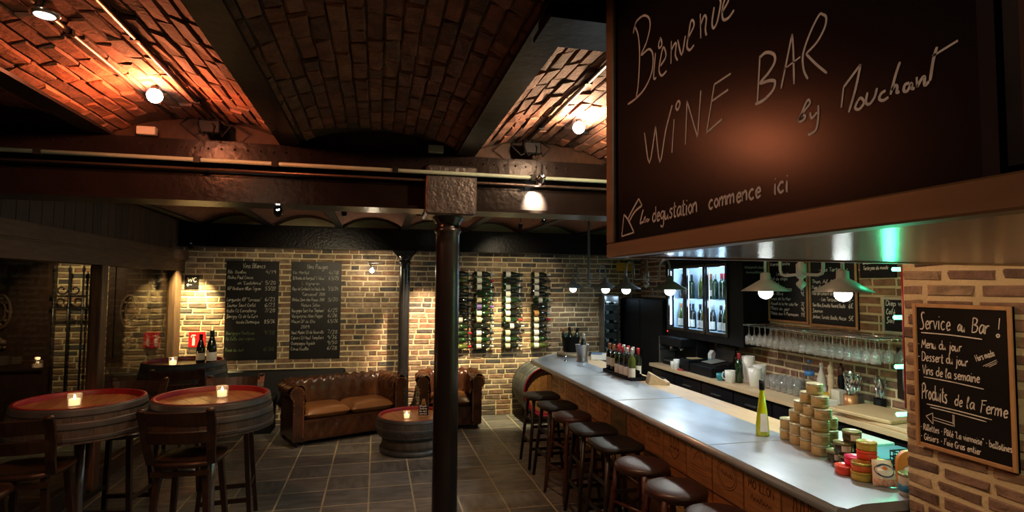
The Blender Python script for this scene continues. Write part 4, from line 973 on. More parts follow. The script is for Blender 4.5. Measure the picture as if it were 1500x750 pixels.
# two wine lists on the back wall
WL = [('Vins Blancs', 0, 0), ('Bib. Oualou', '4/19', 0), ('Rhône Paul Conza', '', 0), ('vin "Confidence"', '5/20', 1), ('IGP Oratoire Allan Tigran', '5.5/22', 0), ('', '', 0), ('Languedoc IGP "Terrasses"', '6/23', 0), ('Saumur Sauvt Conlet', '6/23', 0), ('Italie Ct Conceleroy', '7/28', 0), ('Savigny Ct de la Cure', '', 0), ('cuvée Dominique', '8.5/36', 1), ('', '', 0), ('Bourgogne Pinotbeau', '9/38', 2), ('la folle des vignes', '', 2), ('', '', 0), ('Rosé du sud', '6/30', 2)]
WR = [('Vins Rouges', 0, 0), ('Vin Merlot', '4/18', 0), ('St Nicolas de Bourgueil "J. Taluau"', '6.5/25', 0), ('L. Vigneron', '', 1), ('Pays de Cerdanée Les Hauts clos', '5.5/24', 0), ('"Carcassel" 2010', '', 1), ('Rhône Dom des Roues 2010', '5/20', 0), ('Nature Selon', '', 1), ('Bourgogne Saint Vran "Stephane"', '6/25', 0), ('Vacqueyras Alain Pagan', '6/26', 0), ('Macon DP du Clos', '6.5/26', 0), ('2009', '', 1), ('Haut Medoc Ct de Gironville', '7/28', 0), ('Cahors Ct Haut Templiers', '9/36', 0), ('Champagne Aupède', '9/50', 0), ('Cava Nuella', '6/28', 0)]
for lab, x, w, L in (('plain black chalkboard headed Vins Blancs, nearer the red fire sign', -1.945, .655, WL), ('plain black chalkboard headed Vins Rouges, nearer the iron column', -1.135, .655, WR)):
    t, k = board('wine_list_chalkboard', lab, 'chalkboard', (x, 8.165, .88), 0, w, 1.315, None, 0, .03); g = Ink((0, -.018, 0), (1, 0, 0), (0, 0, 1), .0012); n = len(L)
    for i, (a, b, ind) in enumerate(L):
        z = 1.22 - i * 1.18 / n; q = g if ind == 2 else k
        if i == 0: k.text(a, .20, z, .062, .006, .28, .1)
        else:
            if a: q.text(a, .02 + (.12 if ind == 1 else 0), z, .044, .0045, min(.42, .016 * len(a) + .05), .1, 0, .5, 2)
            if b: q.text(b, .485, z, .05, .005, .135, .1, 0, .5, 2)
    k.build('lettering', CHALK_D, t)
    if g.mb.v: g.build('green_lettering', CHALK_G, t)
# boards behind the bar
def menu(lab, yl, w, z, h, lines, frame=PINE, name='menu_chalkboard'):
    t, k = board(name, lab, 'chalkboard', (XB - .012, yl, z), -PI / 2, w, h, frame, .022, .022); n = len(lines)
    for i, (tx, pr, ind) in enumerate(lines):
        zz = h - .07 - i * (h - .09) / n; sc = min(.042, (h - .09) / n * .6)
        if tx: k.text(tx, .035 + ind * .09, zz, sc, .0072, min(w * .70, .021 * len(tx)), .1, 0, .4, 2)
        if pr: k.text(pr, w - .10, zz, sc * 1.2, .0072, None, .1, 0, .4, 2)
    k.build('lettering', CHALK, t)
menu('framed menu chalkboard next to the black fridge side', 5.165, .565, 1.535, .80, [('Les Planches', '', 1), ('Fromages', '9€', 0), ('Petite de campagne', '', 0), ('Grande Planche', '12€', 0), ('', '', 0), ('Les Tapas', '6€', 1), ('Bol de chips', '', 0), ('Du Sud', '4€', 0), ('Tour des Terres', '8€', 0), ('Mix Olive', '9€', 0), ('Rosé de la Mer', '', 0), ('Accueil de la Mer cote Mer', '7€', 0), ('Plats du jour', '9€', 0), ('Pates aux 4 Parmesan', '11€', 0)])
menu('framed menu chalkboard listing tartines next to bare brick', 4.585, .555, 1.525, .80, [('Pain, pates', '5€', 0), ('Soupe', '', 0), ('Tarte', '6€', 0), ('', '', 0), ('- Les Tartines -', '', 1), ('', '', 0), ('Thon, Ail, Olive', '', 0), ('Foie Gras de la Ferme', '9€', 0), ('Foie de Canard de la maison', '11€', 0), ('- Les Tartines de la Mer -', '', 1), ('Thon Olive, Crevette, Homard, Basilic', '6€', 0), ('Saumon', '', 0), ('Jambon, Tomate, Basilic, Mozza', '5€', 0)])
menu('small pale-framed chalkboard low on the brick next to the pier', 3.79, .40, 1.52, .295, [('Diep vri sur', '', 0), ('Café', '3€', 0), ('Soif', '2€', 0)], mat('pale_frame', (.62, .52, .40), (.55, .45, .33), .5))
menu('small frameless black chalkboard high above the pale-framed one', 4.0, .34, 1.97, .24, [('La carte', '', 0), ('Dessert a la bou', '', 0), ('Tarte pas du monde', '', 0)], None)
# WC sign, fire sign, yellow plate
t, k = board('toilet_sign', 'small black sign reading WC with an arrow', 'sign', (-2.44, 8.165, 1.825), 0, .165, .165, None, 0, .02)
k.text('WC', .035, .085, .055, .008, .11, .02, 0, 0); k.stroke([(.085, .045), (.03, .045)], .008); k.stroke([(.045, .06), (.028, .045), (.045, .028)], .007); k.build('lettering', CHALK, t)
t = thing('fire_extinguisher_sign', 'square red fire extinguisher sign on the brick wall', 'sign', (-2.37, 8.165, 1.06))
MB().box(0, .20, -.008, 0, 0, .195).build('plate', mat('fire_red', (.62, .012, .02), (.55, .01, .018), .4), t)
k = Ink((0, -.008, 0), (1, 0, 0), (0, 0, 1), .0012); k.stroke([(.06, .02), (.06, .115)], .045); k.stroke([(.06, .115), (.06, .14)], .022); k.stroke([(.03, .125), (.045, .155), (.085, .15)], .012)
for q in range(5): k.stroke([(.128 + .003 * q, .035 + q * .025), (.150, .03 + q * .028), (.178 - q * .004, .055 + q * .027)], .011)
k.build('pictogram', WHITE, t)
tag(MB().box(3.63, 3.93, 8.15, 8.168, 2.13, 2.26).build('yellow_plate', mat('yellow_plate', (.62, .36, .03), (.55, .31, .025), .5)), 'blank yellow plate high on the wall in the bar corner', 'plate')
# little easel on the coffee table
t = thing('table_easel', 'tiny wooden easel with a lettered slate on the low barrel table', 'easel', (.545, 6.57, .366), -.12)
tl = Matrix.Rotation(-.18, 4, 'X')
MB().box(-.055, .055, -.006, 0, .035, .155, tl).build('slate', CHALKB, t)
for sx in (-1, 1): MB().bar((sx * .05, -.0, 0), (sx * .008, .036, .215), .010, .008, (0, 1, 0)).build('leg', PINE, t)
MB().bar((0, .10, 0), (0, .036, .205), .010, .008, (0, 1, 0)).build('leg', PINE, t)
MB().box(-.055, .055, -.014, .004, .022, .034).build('ledge', PINE, t)
k = Ink(tl @ Vector((0, -.006, 0)), (1, 0, 0), tl @ Vector((0, 0, 1)), .0008)
for i, tx in enumerate(('Bonjour', 'Service au', 'bar, merci', 'santé')): k.text(tx, -.045, .130 - i * .028, .020, .0042, .085, .1, 0, .2, 2)
k.build('lettering', CHALK, t)

# ---------------------------------------------------------------- things on the counter
tr = tag(MB().lathe([(.20, .0005), (.215, .012), (.215, .045), (.20, .05), (1e-4, .05)], 40, None, True, 0, 2 * PI).build('round_tray', mat('pale_oak', (.42, .32, .20), (.34, .25, .15), .5, scale=5, stretch=(1, 8, 1))), 'round pale wooden tray carrying the black bottle bucket', 'tray'); tr.location = (2.60, 7.28, TZ)
bk = thing('bottle_bucket', 'black bucket crowded with green bottles on the round tray', 'bucket', (2.575, 7.30, TZ + .0505))
MB().lathe([(.095, 0), (.10, .01), (.125, .20), (.13, .205), (.12, .205), (.095, .012), (1e-4, .011)], 28).build('shell', BLACK, bk)
for k, (dx, dy, tx, ty) in enumerate(((-.05, .02, .10, -.35), (.045, -.02, -.1, .30), (.01, .05, -.3, .05))): bottle('green bottle leaning in the black bucket', (2.575 + dx, 7.30 + dy, TZ + .065), 0, (tx * .6, ty * .6, 0), 'cham' if k else 'burg', BOT_G, CAP_K if k else CAP_C, None, group='bottles in the black bucket')
sb = thing('champagne_bucket', 'steel champagne bucket with one dark bottle on the zinc', 'bucket', (2.50, 6.66, TZ + .0015))
MB().lathe([(.070, 0), (.074, .006), (.066, .02), (.070, .10), (.084, .205), (.088, .21), (.084, .214), (.078, .205), (.064, .03), (1e-4, .028)], 32).build('shell', STEEL, sb)
bottle('dark champagne bottle standing in the steel bucket', (2.50, 6.66, TZ + .032), 0, (0, .06, 0), 'cham', BOT_D, CAP_W, PAPER, (.05, .13))
sp = tag(MB().lathe([(.024, .0005), (.024, .008), (.012, .018), (.0035, .024), (.003, .13), (1e-4, .135)], 14).build('bill_spike', CHROME), 'small chrome bill spike standing near the end of the zinc top', 'bill spike'); sp.location = (2.315, 6.75, TZ)
bx = thing('carton', 'flat white and blue carton lying beside the steel bucket', 'box', (2.86, 6.83, TZ - .0015), -.45)
MB().cbox(-.16, .05, -.09, .09, .0, .075, .004).build('box', WHITE, bx); MB().box(-.16, -.02, -.0905, .0905, .068, .0757).build('blue_lid', mat('carton_blue', (.10, .17, .32), (.08, .14, .27), .5), bx)
# six-pack carrier
cr = thing('bottle_carrier', 'black carrier tray holding a double row of wine bottles on the zinc', 'carrier', (2.545, 5.53, TZ + .0015), .03)
MB().box(-.09, .09, -.34, .34, 0, .006).box(-.09, -.086, -.34, .34, .006, .035).box(.086, .09, -.34, .34, .006, .035).box(-.086, .086, -.34, -.336, .006, .035).box(-.086, .086, .336, .34, .006, .035).box(-.002, .002, -.336, .336, .006, .10).build('tray', BLACK, cr)
spec = [(CAP_C, BOT_D, PAPER), (CAP_C, BOT_D, CREAM), (CAP_R, BOT_G, PAPER), (CAP_R, BOT_D, PAPER), (CAP_W, BOT_D, PAPER), (CAP_W, BOT_O, PAPER)]
cn = {'red_capsule': 'red', 'copper_capsule': 'copper', 'silver_capsule': 'silver'}
for i, (c, g, p) in enumerate(spec):
    bottle('front-row bottle of the carrier, %s glass, %s capsule, %s label' % (g.name.split('_')[0], cn[c.name], 'cream' if p == CREAM else 'white'), (2.50, 5.53 + .28 - i * .112, TZ + .008), -PI / 2 + .55, None, 'bord', g, c, p, (.075 if i < 2 else .02, .16 if i < 2 else .115), 'bottles in the counter carrier')
for i in range(5): bottle('back-row bottle of the black counter carrier with pale foil', (2.59, 5.53 + .22 - i * .112, TZ + .008), -PI / 2 + .55, None, 'bord', BOT_D, CAP_W if i % 2 else CAP_R, PAPER, (.05, .13), 'bottles in the counter carrier')
ws = thing('tablet_stand', 'slanted pale wooden stand on the strip behind the carrier', 'stand', (2.66, 5.03, TZ - .0015), -.3)
MB().prism([(-.10, 0), (.09, 0), (.09, .015), (-.06, .10), (-.075, .10)], Matrix(((1, 0, 0, 0), (0, 0, 1, -.09), (0, 1, 0, 0), (0, 0, 0, 1))), .18).build('wedge', BEECH, ws); MB().box(.07, .10, -.09, .09, .0, .03).build('lip', BEECH, ws)
# tall oil bottle
ob = thing('oil_bottle', 'tall tapering yellow-green bottle with black stopper and white label', 'bottle', (2.385, 3.14, TZ + .0015), -.35)
YG = mat('yellow_green_oil', (.56, .62, .012), (.46, .52, .010), .06, spec=.7, coat=.5, trans=.35)
v = []; f = []
pr = [(.040, 0), (.042, .004), (.040, .06), (.030, .15), (.019, .24), (.0145, .27), (.014, .30)]; q = 16
MB().lathe(pr, 28, None, True, 0, 2 * PI, 1., .8).build('glass', YG, ob)
MB().lathe([(.0165, .285), (.0165, .345), (1e-4, .346)], 16).build('stopper', BLACK, ob)
MB().add([(-.024, -.0345, .03), (.024, -.0345, .03), (.018, -.0262, .14), (-.018, -.0262, .14), (-.024, -.031, .03), (.024, -.031, .03), (.018, -.022, .14), (-.018, -.022, .14)], [(0, 1, 2, 3), (5, 4, 7, 6), (0, 3, 7, 4), (1, 5, 6, 2), (3, 2, 6, 7), (0, 4, 5, 1)]).build('paper_label', WHITE, ob)
# pyramid of pale tins
TIN = mat('tin_wrap', (.50, .38, .17), (.44, .33, .14), .5, scale=30, stretch=(1, 1, 6)); TINL = mat('tin_lid', (.62, .56, .38), (.55, .49, .32), .25, metal=.5); TINP = mat('tin_print', (.15, .09, .03), (.2, .12, .04), .6)
def tin(label, loc, rz, r, h, wrap, lid, group, name='preserve_tin', printed=True, flare=0.):
    t = thing(name, label, 'tin', loc, rz, group); key = '%s%.3f%.3f' % (wrap.name, r, h)
    if key not in BARREL:
        BARREL[key] = MB().lathe([(r - .003, 0), (r, .003), (r + flare, h - .012), (r + flare - .002, h - .010)], 22).mesh('wall', wrap)
        BARREL[key + 'l'] = MB().lathe([(r + .0012 + flare, h - .013), (r + .0015 + flare, h - .002), (r - .002 + flare, h), (r - .005 + flare, h - .003), (1e-4, h - .003)], 22).mesh('lid', lid)
        if printed:
            ink = MB()
            for z0, z1, a in ((.60, .66, .7), (.45, .49, .55), (.32, .36, .62)): ink.lathe([(r + .0008 + flare * z0, h * z0), (r + .0008 + flare * z1, h * z1)], 8, None, True, -PI / 2 - a, -PI / 2 + a)
            BARREL[key + 'p'] = ink.mesh('print', TINP)
    put('wall', BARREL[key], t); put('lid', BARREL[key + lid.name] if key + lid.name in BARREL else BARREL[key + 'l'], t)
    if printed: put('print', BARREL[key + 'p'], t)
    return t
G = 'pale tins stacked in a pyramid'; L0 = 'pale printed tin in the stepped pyramid beside the oil bottle'
a = Vector((2.492, 3.045)); d = Vector((-.18, -.984)) * .112; n = Vector((.984, -.18)) * .094; th = .062
lv = {0: [(0, 0), (1, 0), (2, 0), (3, 0), (.5, 1), (1.5, 1), (2.5, 1)], 1: [(0, 0.03), (1.02, 0), (2.03, .02), (3.0, .03), (.55, 1), (1.5, 1), (2.45, 1)], 2: [(.55, .3), (1.6, .28), (2.66, .3), (1.1, 1.22), (2.15, 1.22)], 3: [(.72, .5), (1.72, .45), (2.7, .45)], 4: [(1.2, .6), (2.3, .55)], 5: [(1.8, .6)]}
TL = ['pale printed tin in the bottom tier of the stepped pyramid', 'pale printed tin in the second tier of the stepped pyramid', 'pale printed tin in the third tier of the stepped pyramid', 'pale printed tin in the fourth tier of the stepped pyramid', 'pale printed tin just below the top of the pyramid', 'pale printed tin crowning the stepped pyramid']
for l, ps in lv.items():
    L0 = TL[l]
    for (i, j) in ps: p = a + d * i + n * j; tin(L0, (p.x, p.y, TZ + .0018 + l * (th + .0003)), random.uniform(-.3, .3), .045, th, TIN, TINL, G)
DK = mat('dark_jar', (.05, .042, .022), (.035, .03, .016), .2); GLD = mat('gold_lid', (.60, .42, .09), (.5, .34, .06), .22, metal=.7); OLL = mat('olive_lid', (.32, .31, .15), (.26, .25, .12), .3, metal=.4)
G = 'small jars at the foot of the tin pyramid'
for x, y, l in ((2.43, 2.603, 0), (2.42, 2.508, 0), (2.527, 2.57, 0), (2.43, 2.553, 1), (2.517, 2.473, 0), (2.524, 2.523, 1), (2.476, 2.540, 2)):
    t = tin(('dark glass jar with pale label standing on the zinc beside the coloured tins', 'dark glass jar with pale label in the second layer of jars', 'dark glass jar with pale label topping the dark jars')[l], (x, y, TZ + .0018 + l * .0583), -.3, .043, .058, DK, OLL, G, 'preserve_jar', False, .002)
    MB().lathe([(.0455, .012), (.0465, .042)], 8, None, True, -PI / 2 - .6, -PI / 2 + .5).build('paper_label', PAPER, t)
col = {'red-orange': ((.80, .07, .03), (.70, .05, .025)), 'bright pink': ((.82, .03, .16), (.72, .02, .12)), 'orange-red': ((.72, .13, .02), (.62, .10, .02)), 'gold': ((.55, .40, .06), (.45, .32, .05))}
for cname, lab, x, y, l, lid in (('red-orange', 'red-orange tin lowest at the open edge of the colourful stack', 2.31, 2.42, 0, 0), ('gold', 'gold tin lowest at the pier side of the colourful stack', 2.315, 2.325, 0, 0), ('orange-red', 'orange-red tin resting on the gold tin', 2.320, 2.327, 1, 1), ('bright pink', 'bright pink tin on the second layer of the colourful stack', 2.365, 2.415, 1, 0), ('gold', 'gold tin hidden low inside the colourful stack', 2.402, 2.41, 0, 1), ('orange-red', 'orange tin with gold lid low behind the colourful stack', 2.417, 2.315, 0, 1), ('orange-red', 'orange tin with gold lid on the second layer by the foil bag', 2.422, 2.316, 1, 1), ('red-orange', 'red-orange tin with gold lid high on the colourful stack', 2.390, 2.364, 2, 1), ('gold', 'gold tin topping the colourful stack', 2.393, 2.366, 3, 1)):
    c1, c2 = col[cname]; m = mat('tin_' + cname.replace(' ', '_'), c1, c2, .3, scale=25)
    tin(lab, (x, y, TZ + .0018 + l * .0423), 0, .044, .042, m, GLD if lid else mat('lid_' + cname.replace(' ', '_'), c1, c2, .25), 'coloured tins stacked by the pier', 'coloured_tin', False)
# foil bag, orange pack, blue can
t = thing('snack_bag', 'white and pink snack bag with a navy oval lying beside the coloured tins', 'bag', (2.345, 2.215, TZ + .0018), -.45)
vs = []; fs = []; n = 12
for s in (0, 1):
    for i in range(n + 1):
        for j in range(n + 1):
            u, v = i / n * 2 - 1, j / n * 2 - 1; b = (1 - u ** 4) * (1 - v ** 4); vs.append((u * .055 * (1 - .25 * (v + 1) / 2), (-.026 * b if s == 0 else .016 * b) + .05 * (v + 1) / 2, .055 + v * .055))
for s in (0, 1):
    for i in range(n):
        for j in range(n): p = s * (n + 1) ** 2 + i * (n + 1) + j; q = (p, p + n + 1, p + n + 2, p + 1); fs.append(q if s == 0 else q[::-1])
bag = MB().add(vs, fs, True).build('pouch', mat('bag_film', (.74, .70, .60), (.68, .60, .46), .3, scale=12), t)
b_ = MB(); gv = []; gn = 10
def bagpt0(u, v, off): b = (1 - u ** 4) * (1 - v ** 4); return (u * .055 * (1 - .25 * (v + 1) / 2), -.026 * b + .05 * (v + 1) / 2 - off, .055 + v * .055)
for i in range(gn + 1):
    for j in range(5): gv.append(bagpt0(-.96 + 1.92 * i / gn, -.96 + .62 * j / 4, .002))
b_.add(gv, [(i * 5 + j, i * 5 + 5 + j, i * 5 + 6 + j, i * 5 + 1 + j) for i in range(gn) for j in range(4)], True).build('picture', mat('bag_picture', (.62, .20, .12), (.74, .52, .38), .4, scale=70), t)
vs2 = []
def bagpt(u, v, off=.0022): b = (1 - u ** 4) * (1 - v ** 4); return (u * .055 * (1 - .25 * (v + 1) / 2), -.026 * b + .05 * (v + 1) / 2 - off, .055 + v * .055)
for nm, m, r0, r1, cu, cv, off in (('navy_oval', mat('navy_print', (.03, .06, .16), (.025, .05, .13), .4), 0, .80, 0, .30, .003), ('white_oval', WHITE, 0, .62, 0, .30, .0045), ('orange_mark', mat('orange_print', (.72, .2, .05), (.6, .15, .04), .5), 0, .22, 0, .50, .006)):
    b = MB(); k = 20; vs2 = [bagpt(cu, cv, off)] + [bagpt(cu + r1 * 1.15 * math.cos(2 * PI * i / k), min(.93, cv + r1 * .62 * math.sin(2 * PI * i / k)), off) for i in range(k)]
    b.add(vs2, [(0, 1 + i, 1 + (i + 1) % k) for i in range(k)]).build(nm, m, t)
t = thing('orange_pack', 'rounded orange pack standing against the brick pier', 'pack', (2.475, 2.20, TZ + .0018), -.5)
OR = mat('orange_pack', (.78, .30, .05), (.68, .24, .04), .4, scale=8)
MB().prism([(-.055, 0), (.055, 0), (.055, .09)] + [(.055 * math.cos(a), .10 + .06 * math.sin(a)) for a in [k * PI / 10 for k in range(11)]] + [(-.055, .09)], Matrix(((1, 0, 0, 0), (0, 0, 1, 0), (0, 1, 0, 0), (0, 0, 0, 1))), .03).build('card', OR, t)
MB().lathe([(.022, -.0015), (1e-4, -.002)], 18, Matrix.Translation((-.01, 0, .07)) @ Matrix.Rotation(PI / 2, 4, 'X') @ Matrix.Diagonal((1, 1, -1, 1))).build('seal', WHITE, t)
t = tin('pale can with a blue lower band standing against the brick pier', (2.352, 2.108, TZ + .0018), .2, .036, .098, mat('can_pale', (.50, .44, .38), (.45, .4, .34), .4), OLL, None, 'preserve_can', False)
MB().lathe([(.0366, .018), (.0366, .050)], 22).build('blue_band', mat('band_blue', (.03, .20, .38), (.025, .17, .32), .4), t); MB().lathe([(.0368, .045), (.0368, .075)], 8, None, True, -PI / 2 - .9, -PI / 2 + .2).build('picture', mat('can_picture', (.20, .24, .05), (.45, .38, .08), .5, scale=30), t)
# papers and basket on the prep table
PZ = .8705
tag(MB().cbox(2.83, 3.17, 2.92, 3.24, PZ, PZ + .05, .004).build('white_tray', mat('tray_white', (.60, .68, .68), (.52, .60, .60), .35)), 'shallow white tray on the prep table behind the tins', 'tray')
tag(MB().cbox(2.82, 3.18, 2.70, 2.915, PZ, PZ + .035, .004).build('blue_folder', mat('folder_blue', (.12, .26, .36), (.10, .22, .31), .4)), 'blue flat folder on the prep table next to the white tray', 'folder')
bs = thing('wire_basket', 'black wire basket on the prep table beside the coloured tins', 'basket', (2.95, 2.48, PZ))
for z in (.01, .04, .07, .10): MB().tube([(-.12, -.16, z), (.14, -.16, z), (.14, .16, z), (-.12, .16, z), (-.12, -.16, z)], .004, 6).build('ring_wire', BLACK, bs)
for i in range(9):
    x = -.12 + .26 * i / 8; MB().tube([(x, -.16, .10), (x, -.16, .008), (x, .16, .008), (x, .16, .10)], .003, 6).build('wire', BLACK, bs)
for i in range(9):
    y = -.14 + .28 * i / 8; MB().tube([(-.12, y, .10), (-.12, y, .012), (.14, y, .012), (.14, y, .10)], .003, 6).build('wire', BLACK, bs)
# ---------------------------------------------------------------- things on the back worktop
WZ = .9005
cm = thing('coffee_machine', 'black espresso machine with steel side panel at the worktop end', 'coffee machine', (3.76, 6.42, WZ))
MB().cbox(-.16, .20, -.26, .26, .0, .05, .01).cbox(.02, .20, -.26, .26, .05, .36, .01).cbox(-.20, .02, -.26, .26, .25, .36, .012).build('body', BLACK, cm)
MB().cbox(-.19, .19, .262, .285, .02, .35, .004).build('side_panel', STEEL, cm)
for y in (-.12, .12): g = MB().cyl((-.10, y, .25), (-.10, y, .205), .034, .03, 16).build('group_head', CHROME, cm); MB().cyl((-.12, y, .218), (-.26, y, .208), .012, .015, 10).build('handle', BLACK, g)
MB().box(-.16, .0, -.22, .22, .05, .058).build('drip_tray', STEEL, cm)
ti = thing('till', 'black cash till with a tilted screen and cash drawer', 'till', (3.74, 5.70, WZ), .0)
MB().cbox(-.20, .22, -.22, .22, 0, .105, .006).build('drawer', BLACK, ti)
MB().prism([(-.12, 0), (.16, 0), (.16, .06), (-.12, .02)], Matrix(((1, 0, 0, 0), (0, 0, 1, -.17), (0, 1, 0, .1055), (0, 0, 0, 1))), .34).build('keyboard', BLACKG, ti)
MB().cbox(.05, .075, -.17, .17, .14, .36, .006, Matrix.Rotation(.25, 4, 'Y')).build('screen', BLACKG, ti)
MB().box(-.10, .08, -.10, .10, .150, .155, Matrix.Rotation(-.14, 4, 'Y')).build('receipt', mat('grey_paper', (.22, .23, .22), (.18, .19, .18), .6), ti)
pr_ = thing('receipt_printer', 'low black receipt printer with paper on top beside the espresso machine', 'printer', (3.66, 6.03, WZ))
MB().cbox(-.13, .15, -.09, .09, 0, .14, .01).build('body', BLACK, pr_); MB().box(-.06, .08, -.06, .06, .141, .147).build('paper', mat('receipt_beige', (.55, .42, .25), (.48, .36, .2), .6), pr_)
mc = thing('milk_carton', 'light blue and white milk carton behind the till', 'carton', (3.90, 6.02, WZ))
MB().box(-.035, .035, -.035, .035, 0, .19).prism([(-.035, .19), (.035, .19), (.004, .235), (-.004, .235)], Matrix(((1, 0, 0, 0), (0, 0, 1, -.035), (0, 1, 0, 0), (0, 0, 0, 1))), .07).build('pack', WHITE, mc); MB().box(-.0355, .0355, -.0355, .0355, .03, .14).build('blue_band', mat('carton_cyan', (.12, .38, .55), (.1, .32, .48), .5), mc)
def mug(name, label, loc, rz, r, h, m, handle=True, group=None, lip=0.):
    t = thing(name, label, name.split('_')[-1], loc, rz, group)
    MB().lathe([(r * .72, 0), (r * .8, .004), (r * (1), h * .55), (r * (1 + lip), h), (r * (1 + lip) - .004, h), (r * .9, h * .5), (r * .7, .008), (1e-4, .008)], 22).build('body', m, t)
    if handle: MB().tube([(r * .92, 0, h * .80), (r * 1.35, 0, h * .82), (r * 1.6, 0, h * .55), (r * 1.4, 0, h * .3), (r * .9, 0, h * .22)], .005, 8).build('handle', m, t)
    return t
for k in range(2): mug('paper_cup', 'white cup in the short stack beside the espresso machine', (3.52, 6.25, WZ + k * .045 if False else WZ + k * .0), 0, .036, .085, WHITE, False, 'stacked white cups') if k == 0 else mug('paper_cup', 'white cup in the short stack beside the espresso machine', (3.51, 6.16, WZ), 0, .036, .12, WHITE, False, 'stacked white cups')
tag(MB().cbox(3.49, 3.51, 6.0, 6.11, WZ, WZ + .02, .004).build('red_saucer', mat('red_cloth', (.42, .04, .05), (.35, .03, .04), .6)), 'small red folded cloth beside the white cups', 'cloth')
mug('teal_cup', 'small teal cup on its own before the till', (3.555, 5.34, WZ), 1., .042, .075, mat('teal_glaze', (.03, .22, .28), (.025, .18, .24), .2))
mug('white_mug', 'white mug with loop handle beside the green wine bottle', (3.575, 5.20, WZ), 2.2, .052, .125, WHITE)
bottle('open green wine bottle with red foil standing on the back worktop', (3.66, 5.17, WZ), -PI / 2, None, 'bord', BOT_G, CAP_R, None)
for i, (x, y, h, lab) in enumerate(((3.78, 5.18, .27, 'tallest white pitcher behind the green bottle'), (3.80, 5.03, .20, 'white pitcher with floral lines, middle of three'), (3.66, 4.92, .19, 'white pitcher with floral lines next to the drinking glasses'))):
    t = mug('white_pitcher', lab, (x, y, WZ), .4, .058, h, WHITE, True, 'white pitchers on the back worktop', .15)
for i in range(7): 
    p = MB().tube([(0, 0, 0), (random.uniform(-.03, .03), random.uniform(-.03, .03), .10)], .004, 6)
pc = thing('pen_cup', 'dark cup of pens beside the till', 'cup', (3.86, 5.42, WZ)); MB().lathe([(.04, 0), (.042, .1), (.038, .1), (.036, .01), (1e-4, .01)], 16).build('cup', BLACK, pc)
for i, m in enumerate((CAP_R, WHITE, mat('pen_blue', (.05, .1, .4), (.04, .08, .3), .4), STEEL, CAP_R)): MB().cyl((.01 * (i - 2), .01 * ((i * 2) % 3 - 1), .012), (.022 * (i - 2), .02 * ((i * 2) % 3 - 1), .17), .004, n=6).build('pen', m, pc)
# drinking glasses
TUM = MB().lathe([(.027, 0), (.030, .003), (.036, .13), (.0345, .13), (.028, .008), (1e-4, .006)], 18).mesh('tumbler', GLASS)
for r in range(3):
    for i in range(8):
        if i > (5, 4, 3)[r]: continue
        o = tag(put('tumbler', TUM), ('clear straight tumbler in the front row on the back worktop', 'clear straight tumbler in the middle row on the back worktop', 'clear straight tumbler in the wall-side row on the back worktop')[r], 'glass', 'tumblers on the back worktop'); o.location = (3.74 + r * .085, 4.83 - i * .078 + (.03 if r % 2 else 0), WZ)
# wine glasses hanging under the rack
WG = MB().lathe([(.036, .0), (.036, .002), (.006, .006), (.004, .012), (.0038, .085), (.012, .097), (.034, .125), (.039, .155), (.035, .195), (.0335, .195), (.037, .155), (.032, .127), (.01, .10), (1e-4, .099)], 18).mesh('wine_glass', GLASS)
rk = thing('glass_rack', 'chrome hanging rack for stemware on the brick behind the bar', 'rack', (3.80, 4.25, 1.50))
for x in (-.17, -.11, -.05, .01, .07, .13, .19): MB().tube([(x, -.80, 0), (x, .80, 0)], .005, 6).build('rail', CHROME, rk)
for y in (-.80, 0, .80): MB().tube([(-.17, y, .008), (.24, y, .008)], .006, 6).build('crossbar', CHROME, rk)
for r in range(3):
    for i in range(19):
        o = tag(put('wine_glass', WG), ('clear stemmed wine glass hanging in the front row of the chrome rack', 'clear stemmed wine glass hanging in the middle row of the chrome rack', 'clear stemmed wine glass hanging in the wall-side row of the chrome rack')[r], 'glass', 'wine glasses hanging from the rack')
        o.location = (3.66 + r * .12, 5.00 - i * .0825 + random.uniform(-.001, .001), 1.5085); o.rotation_euler = (PI, 0, random.uniform(0, 6))
# water bottles, mills, cutlery
def vase(name, label, cat, loc, prof, m, extra=(), group=None):
    t = thing(name, label, cat, loc, 0, group); MB().lathe(prof, 20).build('body', m, t)
    for nm, p, mm in extra: MB().lathe(p, 20).build(nm, mm, t)
    return t
vase('water_bottle', 'clear water bottle with a blue label band', 'bottle', (3.86, 4.42, WZ), [(.038, 0), (.042, .005), (.040, .20), (.036, .22), (.014, .28), (.013, .31)], thin_glass('pet', (.9, .93, .95), 1.4, .05), (('blue_band', [(.0425, .185), (.0425, .225)], mat('label_blue', (.05, .20, .50), (.04, .16, .42), .4)), ('cap', [(.015, .30), (.015, .325), (1e-4, .326)], mat('label_blue', (.05, .2, .5)))))
vase('milky_bottle', 'frosted bottle with white contents next to the water bottle', 'bottle', (3.90, 4.32, WZ), [(.036, 0), (.040, .005), (.040, .16), (.03, .20), (.014, .25), (.013, .29)], mat('frosted', (.55, .50, .44), (.48, .44, .38), .3), (('white_base', [(.0405, .01), (.0405, .10)], WHITE), ('cap', [(.016, .28), (.016, .31), (1e-4, .311)], WHITE)))
MILL = [(.03, 0), (.032, .01), (.026, .06), (.022, .12), (.028, .18), (.026, .22), (.018, .235), (.026, .26), (.024, .30), (.008, .32), (.010, .335), (1e-4, .342)]
vase('pepper_mill', 'pale wooden pepper mill', 'mill', (3.87, 4.18, WZ), MILL, BEECH); vase('pepper_mill', 'black pepper mill with brown head', 'mill', (3.93, 4.13, WZ), [(r, z * .98) for r, z in MILL], BLACK, (('head', [(.0265, .23), (.0275, .26), (.0245, .295), (.008, .315), (1e-4, .333)], mat('mill_head', (.10, .04, .02), (.08, .03, .015), .3)),))
